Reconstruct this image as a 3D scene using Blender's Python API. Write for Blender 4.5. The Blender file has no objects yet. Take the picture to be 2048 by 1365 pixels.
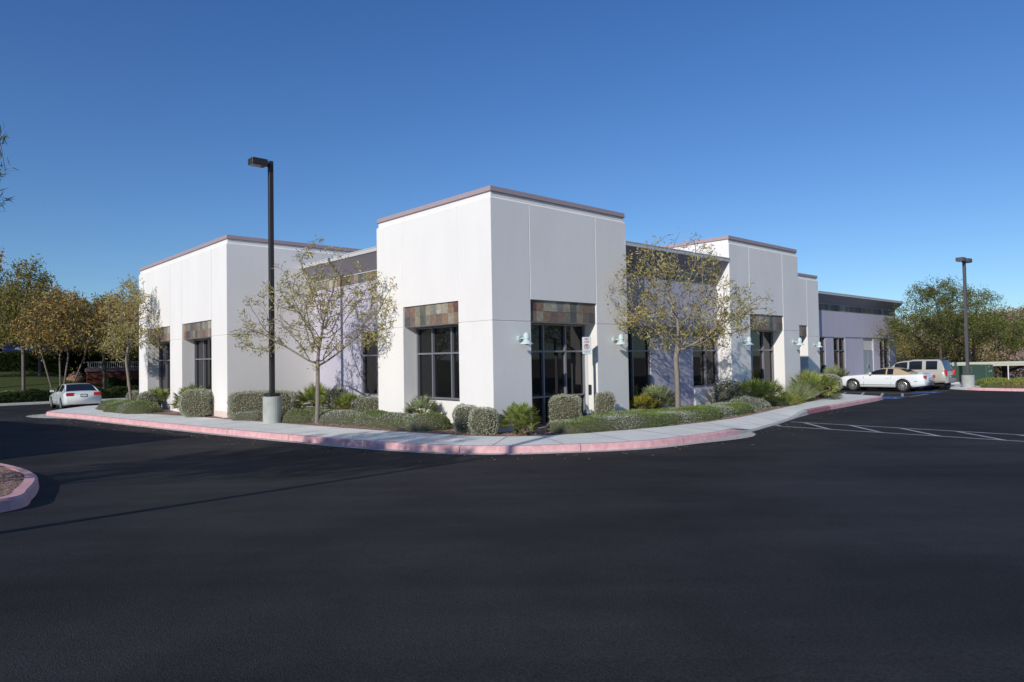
import bpy, math, random
import numpy as np
from mathutils import Vector, Matrix
R = math.radians
sc = bpy.context.scene
col = sc.collection

# ------------------------------------------------------------------ camera
cam = bpy.data.cameras.new("camera")
cam.sensor_width = 36.0
cam.lens = 36.0 * 1376.8 / 2048
cam.clip_end = 9000
co = bpy.data.objects.new("camera", cam)
col.objects.link(co)
pit, rol = R(1.5266), R(-0.9552)
F = Vector((0, math.cos(pit), math.sin(pit)))
Rt = Vector((1, 0, 0)); Up = Rt.cross(F)
R2 = Rt * math.cos(rol) + Up * math.sin(rol)
U2 = Up * math.cos(rol) - Rt * math.sin(rol)
co.matrix_world = Matrix(((R2.x, U2.x, -F.x, 0), (R2.y, U2.y, -F.y, 0), (R2.z, U2.z, -F.z, 1.97), (0, 0, 0, 1)))
sc.camera = co

# ------------------------------------------------------------------ light
SUN_AZ, SUN_EL = 209.2, 25.4          # compass azimuth of the sun (from +Y towards +X), elevation
w = bpy.data.worlds.new("World"); sc.world = w; w.use_nodes = True
nt = w.node_tree
sky = nt.nodes.new('ShaderNodeTexSky'); sky.sky_type = 'NISHITA'; sky.sun_disc = False
sky.sun_elevation = R(SUN_EL); sky.sun_rotation = R(SUN_AZ)
sky.air_density = 1.0; sky.dust_density = 0.25; sky.ozone_density = 2.0; sky.altitude = 600
tint = nt.nodes.new('ShaderNodeMixRGB'); tint.blend_type = 'MULTIPLY'; tint.inputs[0].default_value = 1.0
geo = nt.nodes.new('ShaderNodeNewGeometry'); sep = nt.nodes.new('ShaderNodeSeparateXYZ'); ab = nt.nodes.new('ShaderNodeMath'); ab.operation = 'ABSOLUTE'
ramp = nt.nodes.new('ShaderNodeValToRGB')                      # clear desert air: deeper blue overhead than the model's default
ramp.color_ramp.elements[0].position = .05; ramp.color_ramp.elements[0].color = (.63, .855, 1.10, 1)
ramp.color_ramp.elements[1].position = .5; ramp.color_ramp.elements[1].color = (.45, .79, 1.27, 1)
nt.links.new(geo.outputs['Position'], sep.inputs[0]); nt.links.new(sep.outputs['Z'], ab.inputs[0]); nt.links.new(ab.outputs[0], ramp.inputs[0]); nt.links.new(ramp.outputs[0], tint.inputs[2])
nt.links.new(sky.outputs[0], tint.inputs[1]); nt.links.new(tint.outputs[0], nt.nodes['Background'].inputs[0])
nt.nodes['Background'].inputs[1].default_value = 0.096
sl = bpy.data.lights.new("sun", 'SUN'); sl.energy = 3.7; sl.angle = R(0.53); sl.color = (1.0, 0.95, 0.88)
so = bpy.data.objects.new("sun", sl); col.objects.link(so)
sd = Vector((math.sin(R(SUN_AZ)) * math.cos(R(SUN_EL)), math.cos(R(SUN_AZ)) * math.cos(R(SUN_EL)), math.sin(R(SUN_EL))))
so.rotation_euler = sd.to_track_quat('Z', 'Y').to_euler()
so.location = sd * 60
sc.view_settings.view_transform = 'Standard'; sc.view_settings.look = 'None'
sc.view_settings.exposure = 0.0; sc.view_settings.gamma = 1.0

# ------------------------------------------------------------------ frame of the site (u along the shaded front, v along the sunlit front)
TH = R(47.32)
UX, UY = math.sin(TH), math.cos(TH)
VX, VY = -UY, UX
CX, CY = -0.541, 19.31
def P2(u, v): return (CX + u * UX + v * VX, CY + u * UY + v * VY)
def UV(x, y): return ((x - CX) * UX + (y - CY) * UY, (x - CX) * VX + (y - CY) * VY)
def sst(a, b, x):
    t = min(1, max(0, (x - a) / (b - a))); return t * t * (3 - 2 * t)
def g(x, y):                                     # height of the paving
    z = -0.25 + 0.06 * max(0.0, 16.0 - y)
    z -= 0.15 * sst(-17, -27, x)
    u, v = UV(x, y)
    z -= 1.15 * sst(44, 50, y) * sst(33.5, 37, u) if x > 20 else 0
    return z

# ------------------------------------------------------------------ bookkeeping
def tag(o, label=None, cat=None, group=None, kind=None):
    if label: o['label'] = label
    if cat: o['category'] = cat
    if group: o['group'] = group
    if kind: o['kind'] = kind
    return o
def empty(name, loc, rz=0.0, label=None, cat=None, group=None):
    o = bpy.data.objects.new(name, None); o.empty_display_size = 0.2
    col.objects.link(o); o.location = loc; o.rotation_euler = (0, 0, rz)
    return tag(o, label, cat, group)
def link(name, me, parent=None, smooth=False):
    o = bpy.data.objects.new(name, me); col.objects.link(o)
    if parent: o.parent = parent
    if smooth: me.polygons.foreach_set('use_smooth', [True] * len(me.polygons))
    return o
def copy_tree(o, parent=None):
    c = o.copy(); col.objects.link(c)
    if parent: c.parent = parent
    for ch in [q for q in bpy.data.objects if q.parent == o]: copy_tree(ch, c)
    return c

class MB:
    def __init__(s): s.v = []; s.f = []; s.m = []
    def add(s, vs, fs, m=0):
        b = len(s.v); s.v += [tuple(p) for p in vs]; s.f += [tuple(i + b for i in f) for f in fs]; s.m += [m] * len(fs)
    def box(s, c, d, m=0, ax=None, bev=0.0):
        c = Vector(c); hx, hy, hz = d[0] / 2, d[1] / 2, d[2] / 2
        A = ax or (Vector((1, 0, 0)), Vector((0, 1, 0)), Vector((0, 0, 1)))
        if bev <= 0:
            pts = [c + A[0] * (i * hx) + A[1] * (j * hy) + A[2] * (k * hz) for k in (-1, 1) for j in (-1, 1) for i in (-1, 1)]
            s.add(pts, [(0, 2, 3, 1), (4, 5, 7, 6), (0, 1, 5, 4), (2, 6, 7, 3), (0, 4, 6, 2), (1, 3, 7, 5)], m)
        else:
            b = bev; ring = []
            for k, q in ((-hz, b), (-hz + b, 0), (hz - b, 0), (hz, b)):
                x, y = hx - q, hy - q; bb = b
                pr = [(x - bb, -y), (x, -y + bb), (x, y - bb), (x - bb, y), (-x + bb, y), (-x, y - bb), (-x, -y + bb), (-x + bb, -y)]
                ring.append([c + A[0] * p[0] + A[1] * p[1] + A[2] * k for p in pr])
            s.loft(ring, m, caps=True)
    def loft(s, rings, m=0, caps=False, closed=True):
        n = len(rings[0]); b = len(s.v)
        for r in rings: s.v += [tuple(p) for p in r]
        for i in range(len(rings) - 1):
            for j in range(n if closed else n - 1):
                j2 = (j + 1) % n
                s.f.append((b + i * n + j, b + i * n + j2, b + (i + 1) * n + j2, b + (i + 1) * n + j)); s.m.append(m)
        if caps:
            s.f.append(tuple(b + j for j in range(n))[::-1]); s.m.append(m)
            e = b + (len(rings) - 1) * n
            s.f.append(tuple(e + j for j in range(n))); s.m.append(m)
    def lathe(s, prof, c, n=20, m=0, ax=None):
        A = ax or (Vector((1, 0, 0)), Vector((0, 1, 0)), Vector((0, 0, 1))); c = Vector(c)
        s.loft([[c + A[0] * (r * math.cos(2 * math.pi * i / n)) + A[1] * (r * math.sin(2 * math.pi * i / n)) + A[2] * z for i in range(n)] for r, z in prof], m, caps=True)
    def tube(s, pts, rad, n=6, m=0):
        pts = [Vector(p) for p in pts]; rings = []
        for i, p in enumerate(pts):
            d = (pts[min(i + 1, len(pts) - 1)] - pts[max(i - 1, 0)]).normalized()
            a = d.cross(Vector((0, 0, 1)) if abs(d.z) < .9 else Vector((1, 0, 0))).normalized(); b = d.cross(a)
            r = rad[i] if isinstance(rad, (list, tuple)) else rad
            rings.append([p + a * (r * math.cos(2 * math.pi * k / n)) + b * (r * math.sin(2 * math.pi * k / n)) for k in range(n)])
        s.loft(rings, m, caps=True)
    def bar(s, a, b, wd, ht, m=0, up=(0, 0, 1)):
        a = Vector(a); b = Vector(b); d = (b - a); L = d.length; d.normalize(); u = Vector(up); sd_ = d.cross(u).normalized(); u = sd_.cross(d)
        s.box((a + b) / 2, (L, wd, ht), m, (d, sd_, u))
    def build(s, name, mats, parent=None, smooth=False):
        me = bpy.data.meshes.new(name); me.from_pydata(s.v, [], s.f); 
        for mt in (mats if isinstance(mats, (list, tuple)) else [mats]): me.materials.append(mt)
        if any(s.m): me.polygons.foreach_set('material_index', s.m)
        me.update()
        return link(name, me, parent, smooth)

# ------------------------------------------------------------------ materials
def mat(name, base, rough=.6, var=0.0, vscale=3.0, bump=0.0, bscale=60.0, metal=0.0, spec=.5, coat=0.0, stretch=None, island=0.0, translucent=0.0, c2=None, ramp=None, ior=None):
    m = bpy.data.materials.new(name); m.use_nodes = True; t = m.node_tree; b = t.nodes['Principled BSDF']
    b.inputs['Base Color'].default_value = (*base, 1); b.inputs['Roughness'].default_value = rough
    b.inputs['Metallic'].default_value = metal; b.inputs['Specular IOR Level'].default_value = spec
    b.inputs['Coat Weight'].default_value = coat; b.inputs['Coat Roughness'].default_value = .05
    if ior: b.inputs['IOR'].default_value = ior
    N = t.nodes.new; L = t.links.new
    tc = N('ShaderNodeTexCoord'); src = tc.outputs['Object']
    if stretch:
        mp = N('ShaderNodeMapping'); mp.inputs['Scale'].default_value = stretch; L(src, mp.inputs[0]); src = mp.outputs[0]
    last = None
    if var > 0 or c2:
        nz = N('ShaderNodeTexNoise'); nz.inputs['Scale'].default_value = vscale; nz.inputs['Detail'].default_value = 6; nz.inputs['Roughness'].default_value = .62; L(src, nz.inputs['Vector'])
        cr = N('ShaderNodeValToRGB'); cr.color_ramp.elements[0].position = .3; cr.color_ramp.elements[1].position = .7
        lo = tuple(max(0, c * (1 - var)) for c in base) if not c2 else base; hi = tuple(min(1, c * (1 + var)) for c in base) if not c2 else c2
        cr.color_ramp.elements[0].color = (*lo, 1); cr.color_ramp.elements[1].color = (*hi, 1)
        L(nz.outputs['Fac'], cr.inputs[0]); last = cr.outputs[0]
    if ramp:
        ge = N('ShaderNodeNewGeometry'); cr = N('ShaderNodeValToRGB'); cr.color_ramp.interpolation = 'CONSTANT'
        while len(cr.color_ramp.elements) < len(ramp): cr.color_ramp.elements.new(.5)
        for i, c in enumerate(ramp): cr.color_ramp.elements[i].position = i / len(ramp); cr.color_ramp.elements[i].color = (*c, 1)
        L(ge.outputs['Random Per Island'], cr.inputs[0])
        if last is not None:
            mx = N('ShaderNodeMixRGB'); mx.blend_type = 'MULTIPLY'; mx.inputs[0].default_value = 1; L(cr.outputs[0], mx.inputs[1]); L(last, mx.inputs[2]); last = mx.outputs[0]
        else: last = cr.outputs[0]
    if island > 0:
        ge = N('ShaderNodeNewGeometry'); hs = N('ShaderNodeHueSaturation'); mr = N('ShaderNodeMapRange')
        mr.inputs['To Min'].default_value = 1 - island; mr.inputs['To Max'].default_value = 1 + island
        L(ge.outputs['Random Per Island'], mr.inputs['Value']); L(mr.outputs[0], hs.inputs['Value'])
        m2 = N('ShaderNodeMapRange'); m2.inputs['From Min'].default_value = 0; m2.inputs['To Min'].default_value = .5 + .05 * island; m2.inputs['To Max'].default_value = .5 - .05 * island
        mm = N('ShaderNodeMath'); mm.operation = 'FRACT'; mk = N('ShaderNodeMath'); mk.operation = 'MULTIPLY'; mk.inputs[1].default_value = 17.3
        L(ge.outputs['Random Per Island'], mk.inputs[0]); L(mk.outputs[0], mm.inputs[0]); L(mm.outputs[0], m2.inputs['Value']); L(m2.outputs[0], hs.inputs['Hue'])
        if last is not None: L(last, hs.inputs['Color'])
        else: hs.inputs['Color'].default_value = (*base, 1)
        last = hs.outputs[0]
    if last is not None: L(last, b.inputs['Base Color'])
    if bump > 0:
        nb = N('ShaderNodeTexNoise'); nb.inputs['Scale'].default_value = bscale; nb.inputs['Detail'].default_value = 4; L(tc.outputs['Object'], nb.inputs['Vector'])
        bp = N('ShaderNodeBump'); bp.inputs['Strength'].default_value = bump; bp.inputs['Distance'].default_value = .02; L(nb.outputs['Fac'], bp.inputs['Height']); L(bp.outputs[0], b.inputs['Normal'])
    if translucent > 0:
        tr = N('ShaderNodeBsdfTranslucent'); mx = N('ShaderNodeMixShader'); mx.inputs[0].default_value = translucent
        if last is not None: L(last, tr.inputs[0])
        else: tr.inputs[0].default_value = (*base, 1)
        L(b.outputs[0], mx.inputs[1]); L(tr.outputs[0], mx.inputs[2]); L(mx.outputs[0], t.nodes['Material Output'].inputs['Surface'])
    return m

M = {}
M['stucco'] = mat('white_stucco', (.83, .80, .755), .9, var=.035, vscale=.7, bump=.5, bscale=38, stretch=(1, 1, .4), spec=.2)
M['lavender'] = mat('lavender_stucco', (.49, .465, .54), .9, var=.05, vscale=.7, bump=.5, bscale=38, stretch=(1, 1, .4), spec=.2)
M['base_pink'] = mat('bare_concrete_footing', (.74, .62, .55), .9, var=.08, vscale=4, spec=.2)
M['coping'] = mat('coping_metal', (.40, .315, .325), .55, var=.03)
M['fascia'] = mat('fascia_metal', (.55, .545, .53), .45)
M['soffit'] = mat('soffit_paint', (.31, .28, .32), .8, var=.04)
M['frame'] = mat('window_frame', (.25, .24, .27), .4, metal=.3)
M['glass'] = mat('tinted_glass', (.008, .009, .009), .02, spec=.45)
M['slate'] = mat('slate_tile', (.85, .85, .85), .55, var=.35, vscale=9, bump=.3, bscale=30,
    ramp=[(0.268, 0.236, 0.176), (0.137, 0.141, 0.136), (0.39, 0.311, 0.229), (0.448, 0.401, 0.302), (0.185, 0.187, 0.14), (0.294, 0.194, 0.134), (0.145, 0.146, 0.128), (0.497, 0.457, 0.362), (0.224, 0.171, 0.151), (0.33, 0.215, 0.14), (0.301, 0.275, 0.213), (0.123, 0.127, 0.123), (0.401, 0.346, 0.253), (0.20, 0.09, 0.075), (0.273, 0.265, 0.233), (0.35, 0.282, 0.202)])
M['grout'] = mat('grout', (.33, .31, .28), .9)
M['asphalt'] = mat('asphalt_seal', (.0370, .0352, .0350), .75, bump=.6, bscale=110, spec=.09)
def asphalt_detail(m):                              # seal-coat mottling, aggregate speckle, faint brushed streaks and a few hairline cracks
    t = m.node_tree; N = t.nodes.new; L = t.links.new; b = t.nodes['Principled BSDF']; tc = N('ShaderNodeTexCoord')
    def noise(scale, det, dist=0, vec=None, lo=.35, hi=.65, a=0.0, c=1.0):
        n = N('ShaderNodeTexNoise'); n.inputs['Scale'].default_value = scale; n.inputs['Detail'].default_value = det; n.inputs['Distortion'].default_value = dist; L(vec or tc.outputs['Object'], n.inputs['Vector'])
        r_ = N('ShaderNodeMapRange'); r_.inputs['From Min'].default_value = lo; r_.inputs['From Max'].default_value = hi; r_.inputs['To Min'].default_value = a; r_.inputs['To Max'].default_value = c; L(n.outputs['Fac'], r_.inputs['Value']); return r_.outputs[0]
    mp = N('ShaderNodeMapping'); mp.inputs['Rotation'].default_value = (0, 0, .75); mp.inputs['Scale'].default_value = (.12, 1.5, 1); L(tc.outputs['Object'], mp.inputs[0])
    fac = [noise(.33, 5, .4, None, .3, .7, .70, 1.30), noise(2.2, 4, 0, None, .3, .7, .9, 1.1), noise(70, 2, 0, None, .35, .7, .72, 1.38), noise(1.0, 5, .3, mp.outputs[0], .35, .68, .88, 1.16)]
    v = N('ShaderNodeTexVoronoi'); v.feature = 'DISTANCE_TO_EDGE'; v.inputs['Scale'].default_value = .16
    wn = N('ShaderNodeTexNoise'); wn.inputs['Scale'].default_value = 1.4; wn.inputs['Detail'].default_value = 5; L(tc.outputs['Object'], wn.inputs['Vector'])
    ad = N('ShaderNodeVectorMath'); ad.operation = 'SCALE'; ad.inputs['Scale'].default_value = 1.1; L(wn.outputs['Color'], ad.inputs[0]); a2 = N('ShaderNodeVectorMath'); L(tc.outputs['Object'], a2.inputs[0]); L(ad.outputs[0], a2.inputs[1]); L(a2.outputs[0], v.inputs['Vector'])
    cr = N('ShaderNodeMapRange'); cr.inputs['From Max'].default_value = .0022; cr.inputs['To Min'].default_value = .8; cr.inputs['To Max'].default_value = 1; L(v.outputs['Distance'], cr.inputs['Value']); fac.append(cr.outputs[0])
    cur = None
    for f in fac:
        if cur is None: cur = f; continue
        mm = N('ShaderNodeMath'); mm.operation = 'MULTIPLY'; L(cur, mm.inputs[0]); L(f, mm.inputs[1]); cur = mm.outputs[0]
    vm = N('ShaderNodeVectorMath'); vm.operation = 'SCALE'; vm.inputs[0].default_value = b.inputs['Base Color'].default_value[:3]; L(cur, vm.inputs['Scale']); L(vm.outputs[0], b.inputs['Base Color'])
asphalt_detail(M['asphalt'])
M['concrete'] = mat('pavement_concrete', (.74, .735, .67), .85, var=.10, vscale=1.2, bump=.15, bscale=80, spec=.25)
M['gutter'] = mat('gutter_concrete', (.48, .47, .43), .9, var=.15, vscale=6, spec=.2)
M['joint'] = mat('pavement_joint', (.13, .125, .12), .9)
M['kerb'] = mat('faded_red_kerb_paint', (.60, .31, .315), .8, c2=(.80, .50, .49), vscale=5.5, bump=.2, bscale=60, spec=.3)
M['kerb_dark'] = mat('worn_red_kerb_paint', (.46, .19, .20), .8, var=.3, vscale=7, bump=.2, bscale=60, spec=.3)
M['gravel'] = mat('red_gravel', (.30, .19, .155), .95, c2=(.42, .29, .24), vscale=26, bump=1.0, bscale=70, spec=.1)
M['stone'] = mat('gravel_stone', (.30, .195, .16), .9, island=.5, spec=.15)
M['desert'] = mat('desert_soil', (.27, .21, .16), .95, c2=(.36, .28, .22), vscale=.5, spec=.1)
M['lawn'] = mat('lawn', (.055, .075, .022), .95, c2=(.085, .10, .035), vscale=2, bump=.5, bscale=60, spec=.1)
M['paint'] = mat('road_paint', (.50, .50, .50), .8, c2=(.28, .28, .28), vscale=5, spec=.2)
M['blue'] = mat('blue_road_paint', (.05, .16, .42), .8, c2=(.04, .10, .26), vscale=5, spec=.2)
M['mint'] = mat('mint_enamel', (.53, .64, .62), .45, spec=.4)
M['black_metal'] = mat('dark_bronze_paint', (.030, .026, .027), .5, spec=.4)
M['bronze'] = mat('greyed_bronze_paint', (.085, .08, .085), .5, spec=.5)
M['lens'] = mat('lamp_lens', (.30, .31, .29), .25, spec=.5)
M['concrete_old'] = mat('stained_concrete', (.46, .47, .44), .9, c2=(.33, .37, .33), vscale=3, bump=.2, bscale=50, spec=.2)
M['sign_white'] = mat('sign_white', (.66, .72, .71), .5)
M['post_white'] = mat('painted_post', (.70, .71, .68), .6, var=.05)
M['red'] = mat('sign_red', (.45, .05, .05), .5)
M['ink'] = mat('sign_black', (.02, .02, .02), .5)
M['green_ink'] = mat('sign_green', (.10, .20, .19), .5)
M['bark_pale'] = mat('pale_bark', (.30, .265, .225), .9, c2=(.20, .165, .13), vscale=7, bump=.6, bscale=40, stretch=(3, 3, 1), spec=.15)
M['bark'] = mat('brown_bark', (.12, .09, .07), .95, c2=(.07, .05, .04), vscale=8, bump=.6, bscale=40, spec=.1)
M['bark_grey'] = mat('grey_bark', (.23, .20, .17), .95, c2=(.12, .10, .08), vscale=8, bump=.6, bscale=40, spec=.1)
M['leaf_olive'] = mat('olive_leaf', (.36, .33, .11), .6, island=.45, translucent=.3, c2=(.50, .41, .17), vscale=.9, spec=.25)
M['leaf_autumn'] = mat('autumn_leaf', (.33, .275, .08), .65, island=.5, translucent=.4, c2=(.50, .31, .12), vscale=.35, spec=.2)
M['leaf_green'] = mat('green_leaf', (.16, .20, .045), .65, island=.45, translucent=.35, c2=(.33, .25, .07), vscale=.4, spec=.2)
M['leaf_mesquite'] = mat('mesquite_leaf', (.14, .175, .045), .7, island=.4, translucent=.4, c2=(.25, .25, .08), vscale=.5, spec=.15)
M['sage'] = mat('silver_sage_leaf', (.40, .41, .29), .8, island=.35, translucent=.2, c2=(.52, .52, .385), vscale=5, spec=.15)
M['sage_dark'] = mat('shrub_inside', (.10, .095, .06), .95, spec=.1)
M['ground_green'] = mat('ground_cover_leaf', (.15, .23, .055), .8, island=.4, translucent=.25, c2=(.25, .31, .10), vscale=2.2, spec=.15)
M['ground_grey'] = mat('rosemary_leaf', (.29, .33, .22), .8, island=.5, translucent=.2, c2=(.50, .50, .43), vscale=3.5, spec=.15)
M['palm'] = mat('palm_frond', (.22, .30, .07), .45, island=.35, translucent=.35, c2=(.42, .42, .12), vscale=1.6, spec=.35)
M['palm_grey'] = mat('palm_frond_grey', (.27, .33, .16), .5, island=.3, translucent=.25, c2=(.38, .41, .2), vscale=1.6, spec=.35)
M['yellow'] = mat('yellow_leaf', (.42, .35, .05), .6, island=.4, translucent=.25, c2=(.24, .26, .06), vscale=2, spec=.25)
M['petiole'] = mat('palm_stalk', (.20, .18, .06), .6)
M['hedge'] = mat('dark_hedge_leaf', (.028, .042, .014), .8, island=.4, translucent=.15, c2=(.055, .07, .02), vscale=1.5, spec=.15)
M['brush_brown'] = mat('dry_brush', (.30, .21, .15), .9, island=.4, c2=(.42, .31, .24), vscale=.5, spec=.1)
M['brush_yellow'] = mat('yellow_brush', (.36, .28, .07), .85, island=.45, translucent=.3, c2=(.24, .22, .06), vscale=.5, spec=.1)
M['brick'] = mat('red_brick', (.22, .075, .05), .9, var=.2, vscale=8, spec=.1)
M['rail'] = mat('wall_cap', (.28, .20, .21), .7)
M['rock'] = mat('boulder', (.34, .17, .11), .9, var=.2, vscale=4, bump=.6, bscale=8)
M['rock_white'] = mat('pale_boulder', (.62, .57, .52), .9, var=.12, vscale=4, bump=.6, bscale=8)
M['white_paint'] = mat('white_car_paint', (.78, .80, .80), .35, coat=1.0)
M['pearl'] = mat('pearl_car_paint', (.70, .75, .73), .35, coat=1.0)
M['tan_paint'] = mat('champagne_car_paint', (.46, .44, .37), .38, coat=.9, metal=.15)
M['dark_paint'] = mat('black_car_paint', (.015, .014, .014), .3, coat=1.0)
M['grey_plastic'] = mat('grey_bumper', (.34, .34, .34), .5)
M['canvas'] = mat('tan_canvas', (.42, .33, .21), .9, bump=.2, bscale=80)
M['tyre'] = mat('tyre_rubber', (.018, .018, .018), .85)
M['rim'] = mat('alloy_rim', (.62, .62, .62), .3, metal=.7)
M['carglass'] = mat('car_glass', (.012, .014, .016), .04, spec=.6)
M['tail'] = mat('tail_lamp', (.50, .02, .03), .2, coat=.5)
M['amber'] = mat('amber_lamp', (.5, .12, .02), .3)
M['chrome'] = mat('chrome', (.7, .7, .7), .15, metal=1)
M['under'] = mat('underbody', (.01, .01, .01), .9)
M['box_green'] = mat('transformer_green', (.055, .10, .065), .5, var=.05)
M['box_dark'] = mat('label_grey', (.45, .47, .47), .6)
M['carport'] = mat('carport_cream', (.56, .55, .43), .6, var=.04)
M['carport_dark'] = mat('carport_post_brown', (.075, .055, .045), .7)
M['door_blue'] = mat('steel_door', (.32, .36, .39), .5)
M['panel_light'] = mat('pale_panel', (.60, .585, .57), .85)
M['rust_stain'] = mat('cream_stain', (.80, .56, .34), .9)
M['hill'] = mat('distant_hill', (.30, .24, .22), .95, var=.2, vscale=.02)
M['navy'] = mat('navy_sign', (.02, .03, .12), .5)

# ------------------------------------------------------------------ setting: ground sheets
def in_poly(x, y, poly):
    c = False; n = len(poly); j = n - 1
    for i in range(n):
        xi, yi = poly[i]; xj, yj = poly[j]
        if (yi > y) != (yj > y) and x < (xj - xi) * (y - yi) / (yj - yi) + xi: c = not c
        j = i
    return c
def sheet(name, x0, x1, y0, y1, step, zf, m):
    nx = int(round((x1 - x0) / step)); ny = int(round((y1 - y0) / step)); vs = []; fs = []
    for j in range(ny + 1):
        for i in range(nx + 1):
            x = x0 + (x1 - x0) * i / nx; y = y0 + (y1 - y0) * j / ny; vs.append((x, y, zf(x, y)))
    for j in range(ny):
        for i in range(nx):
            a = j * (nx + 1) + i; fs.append((a, a + 1, a + nx + 2, a + nx + 1))
    mb = MB(); mb.v = vs; mb.f = fs; mb.m = [0] * len(fs)
    o = mb.build(name, m, smooth=True); tag(o, kind='structure'); return o
# desert floor: near grid plus a far skirt to the horizon, one sheet
def ground_sheet():
    mb = MB(); xs = [-4000, -900, -250] + list(range(-120, 124, 4)) + [250, 900, 4000]; ys = [-900, -250] + list(range(-60, 164, 4)) + [300, 900, 5000]
    for y in ys:
        for x in xs: mb.v.append((x, y, g(max(-120, min(120, x)), max(-5, min(120, y))) - .06 - (.6 if abs(x) > 130 or y > 170 else 0)))
    n = len(xs)
    for j in range(len(ys) - 1):
        for i in range(n - 1): a = j * n + i; mb.f.append((a, a + 1, a + n + 1, a + n)); mb.m.append(0)
    tag(mb.build('ground', M['desert']), kind='structure')
ground_sheet()
sheet('asphalt', -60, 60, -14, 74, 1.0, g, M['asphalt'])

# curve helpers ------------------------------------------------------
def smooth_curve(pts, step=.35):
    P = [Vector(p[:2]) for p in pts]; out = []
    for i in range(len(P) - 1):
        p0 = P[max(i - 1, 0)]; p1 = P[i]; p2 = P[i + 1]; p3 = P[min(i + 2, len(P) - 1)]
        n = max(2, int((p2 - p1).length / step))
        for k in range(n):
            t = k / n
            out.append(.5 * ((2 * p1) + (p2 - p0) * t + (2 * p0 - 5 * p1 + 4 * p2 - p3) * t * t + (3 * p1 - p0 - 3 * p2 + p3) * t ** 3))
    out.append(P[-1]); return out
def offset(c, d):
    out = []
    for i, p in enumerate(c):
        t = (c[min(i + 1, len(c) - 1)] - c[max(i - 1, 0)]).normalized(); out.append(p + Vector((-t.y, t.x)) * d)
    return out
SW = .165                                            # kerb height
def hcurve(c, prof):                                 # kerb height factor along x
    return [prof(p) for p in c]
kpts = [(-23.4, 43.5), (-23.5, 40.0), (-23.3, 36.5), (-22.7, 33.6), (-21.3, 31.95), (-19.3, 30.2), (-14.88, 26.45), (-9.02, 21.71), (-4.32, 18.22), (-1.83, 16.74), (-.5, 16.38), (.92, 16.40), (3.08, 16.86), (4.9, 18.05), (6.43, 19.55), (8.4, 22.1), (10.4, 24.9), (12.4, 27.2), (15.0, 30.0), (17.0, 32.15), (17.75, 33.1)]
kerb_c = smooth_curve(kpts)
inner_pts = [(-22.2, 43.5), (-22.2, 40.4), (-21.8, 36.5), (-19.6, 32.6), (-16.29, 29.72), (-14.05, 28.2), (-12.43, 27.0), (-10.92, 25.85), (-8.48, 23.95), (-6.38, 22.3), (-3.96, 20.47), (-2.06, 19.2), (-.9, 18.52), (.17, 18.3), (.95, 18.42), (2.07, 18.85), (3.77, 19.80), (5.67, 21.15), (7.36, 22.7), (8.96, 24.7), (10.16, 26.3), (12.0, 28.7), (13.83, 31.1), (15.1, 32.8), (15.9, 34.4), (16.6, 36.2)]
inner_c = smooth_curve(inner_pts)
def ktop(p):                                         # height of the pavement top above g
    if p.x > 4:
        f = 1 - sst(6.0, 7.2, p.x) * (1 - sst(9.6, 11.0, p.x)) * .93
    else: f = 1
    return SW * f
def kerb_mesh(c, name, m_of, width=.17, top=None, mats=None):
    mb = MB(); top = top or ktop; o1 = offset(c, width)
    for i in range(len(c) - 1):
        a, b = c[i], c[i + 1]; a1, b1 = o1[i], o1[i + 1]
        za, zb = g(a.x, a.y), g(b.x, b.y); ha, hb = top(a), top(b)
        am = a.lerp(a1, .12); bm = b.lerp(b1, .12); am2 = a.lerp(a1, .3); bm2 = b.lerp(b1, .3)
        mi = m_of((a + b) / 2, i)
        mb.add([(a.x, a.y, za - .05), (b.x, b.y, zb - .05), (bm.x, bm.y, zb + hb * .82), (am.x, am.y, za + ha * .82),
                (bm2.x, bm2.y, zb + hb), (am2.x, am2.y, za + ha), (b1.x, b1.y, zb + hb + .003), (a1.x, a1.y, za + ha + .003)],
               [(0, 1, 2, 3), (3, 2, 4, 5), (5, 4, 6, 7)], mi)
    return mb, o1
def kerb_m(p, i):
    if p.x > 6.35 and p.x < 10.9: return 1
    if p.x >= 10.9 and p.x < 12.6: return 2
    if p.y > 37: return 1
    return 0
mb, kin = kerb_mesh(kerb_c, 'kerb', kerb_m)
# fine vertical cracks every ~3 m
acc = 0
for i in range(1, len(kerb_c)):
    acc += (kerb_c[i] - kerb_c[i - 1]).length
    if acc > 2.9:
        acc = 0; a = kerb_c[i]; b = kin[i]; z = g(a.x, a.y); h = ktop(a); d = (b - a).normalized(); t = Vector((-d.y, d.x)) * .008
        if kerb_m(a, 0) != 1:
            am = a.lerp(b, .12); am2 = a.lerp(b, .3); q = d * .003
            ps = []
            for (p, zz) in ((a - d * .003, z), (am - d * .003, z + h * .82), (am2, z + h + .004), (b, z + h + .007)): ps += [(p.x - t.x, p.y - t.y, zz), (p.x + t.x, p.y + t.y, zz)]
            mb.add(ps, [(0, 1, 3, 2), (2, 3, 5, 4), (4, 5, 7, 6)], 3)
tag(mb.build('kerb', [M['kerb'], M['gutter'], M['kerb_dark'], M['joint']]), kind='structure')
# pavement slab between kerb and planting bed
def resample(c, n):
    L = [0]
    for i in range(1, len(c)): L.append(L[-1] + (c[i] - c[i - 1]).length)
    out = []; j = 0
    for k in range(n):
        s = L[-1] * k / (n - 1)
        while j < len(L) - 2 and L[j + 1] < s: j += 1
        t = (s - L[j]) / max(1e-6, L[j + 1] - L[j]); out.append(c[j].lerp(c[j + 1], min(1, t)))
    return out
NS = 260
kin_r = resample(kin, NS)
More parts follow.
